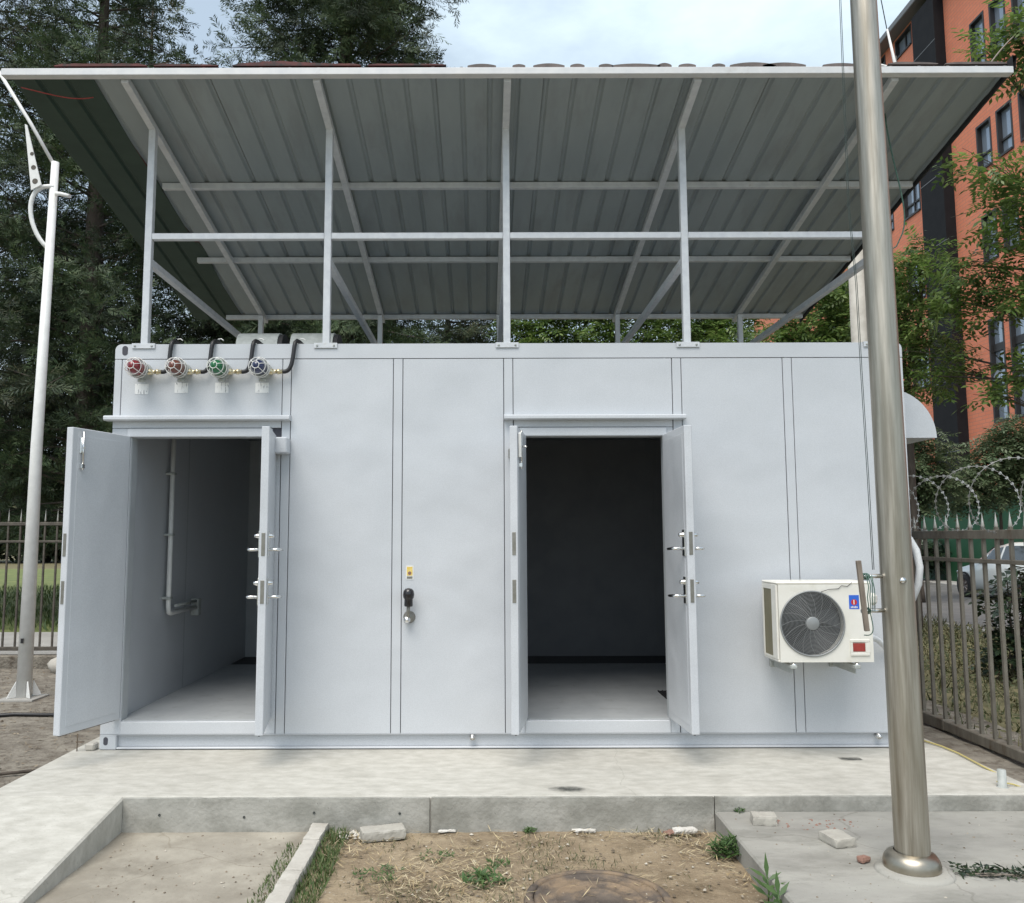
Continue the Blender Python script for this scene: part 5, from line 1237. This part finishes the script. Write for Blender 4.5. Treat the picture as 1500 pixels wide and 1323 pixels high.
# twigs on the slab
def twig():
    mb = MB(); r = random.Random(4); V = []
    for k in range(9):
        x, y = 2.12+k*.07, -2.02-k*.012
        p = [(x, y+r.uniform(-.05, .05), -.078), (x+.11, y+r.uniform(-.06, .04), -.066), (x+.22, y-.03+r.uniform(-.05, .04), -.075)]
        mb.tube(p, .0035, 5)
    t = thing('fallen_branch', 'fallen leafy twig bundle on the slab right of flagpole', 'branch', (2.4, -2.05, -.08)); mb.build('twigs', M['wood'], t)
    n = 420; o = np.stack([rng.uniform(2.1, 2.8, n), np.zeros(n), np.full(n, -.08)+rng.uniform(0, .03, n)], -1); o[:, 1] = -2.02-.16*(o[:, 0]-2.1)+rng.normal(size=n)*.028
    d = unit(rng.normal(size=(n, 3))*np.array([1, .6, .35])); s = unit(np.cross(d, rng.normal(size=(n, 3))))
    put('leaves', quads_np('leaves', blades(o, d, rng.uniform(.02, .05, n), np.full(n, .012), s), M['leafdark']), t)
twig()
# small pipe stub, yellow cable on the pad, black cable in the yard
tag(MB().lathe([(0, .10), (.018, .10), (.024, .098), (.024, 0), (.034, 0), (.034, -.004)], (2.98, -.94, .001), (0, 0, 1), 18).build('pipe_stub', M['cast']), 'short grey pipe stub standing at the right front corner of the pad', 'pipe')
tag(MB().tube([(3.02, .22, .012), (3.08, .17, .012), (3.12, 0, .012), (3.128, -.2, .012), (3.11, -.42, .012), (3.10, -.55, .012), (3.17, -.75, -.03), (3.4, -1.0, -.045)], .006, 6).build('yellow_cable', M['hose']), 'thin yellow cable along the right edge of the pad', 'cable')
tag(MB().tube([(2.97, -.9, .02), (3.05, -.93, .012), (3.2, -.93, -.04), (3.5, -.95, -.05)], .005, 6).build('yellow_cable', M['hose']), 'thin yellow cable leaving the grey pipe stub to the right', 'cable')
tag(MB().tube([(-9, 1.9, -.19), (-6.5, 1.75, -.19), (-5.3, 1.9, -.185), (-4.6, 2.2, -.19), (-3.5, 2.1, -.19)], .018, 8).build('black_cable', M['black']), 'black cable lying across the yard behind the lamp post foot', 'cable')
tag(MB().tube([(-5.2, -.9, -.2), (-4.2, -.55, -.195), (-3.75, -.2, -.195), (-3.65, .05, -.19), (-3.5, .12, -.185), (-3.1, .25, -.18)], .012, 6).build('dark_branch', M['bark']), 'thin dark fallen branch on the ground left of the pad', 'branch')
for i, (x, y, s_, l) in enumerate(((-6.45, 4.9, .16, 'pale boulder at the fence foot left of the lamp post'), (-5.45, 4.95, .22, 'pale boulder at the fence foot right of the lamp post'), (-3.9, 2.3, .2, 'pale stone on the yard close to the open door'))):
    mb = MB(); nn = 10; pr = [(s_*math.sin(math.pi*k/7), s_*.55*(1-math.cos(math.pi*k/7))) for k in range(8)]
    mb.lathe(pr, (0, 0, 0), (0, 0, 1), 12); mb.v = [tuple(Vector(v)*(1+.25*noise.noise(Vector(v)*6+Vector((i, 0, 0))))) for v in mb.v]
    o = mb.build('boulder', M['kerb']); o.location = (x, y, -.25); tag(o, l, 'rock')
# stub anchor block at the left front corner of the pad
ab = thing('earth_anchor', 'small rusty earthing bracket at the left front corner of the container', 'bracket', (-2.88, -.02, 0))
MB().box(-2.90, -2.83, -.02, .06, 0, .05, .01).build('block', M['kerb'], ab); MB().box(-2.95, -2.945, -.03, -.02, 0, .12, .001).build('pin', M['iron'], ab); MB().box(-2.955, -2.90, -.03, -.02, .06, .068).build('strap', M['iron'], ab)
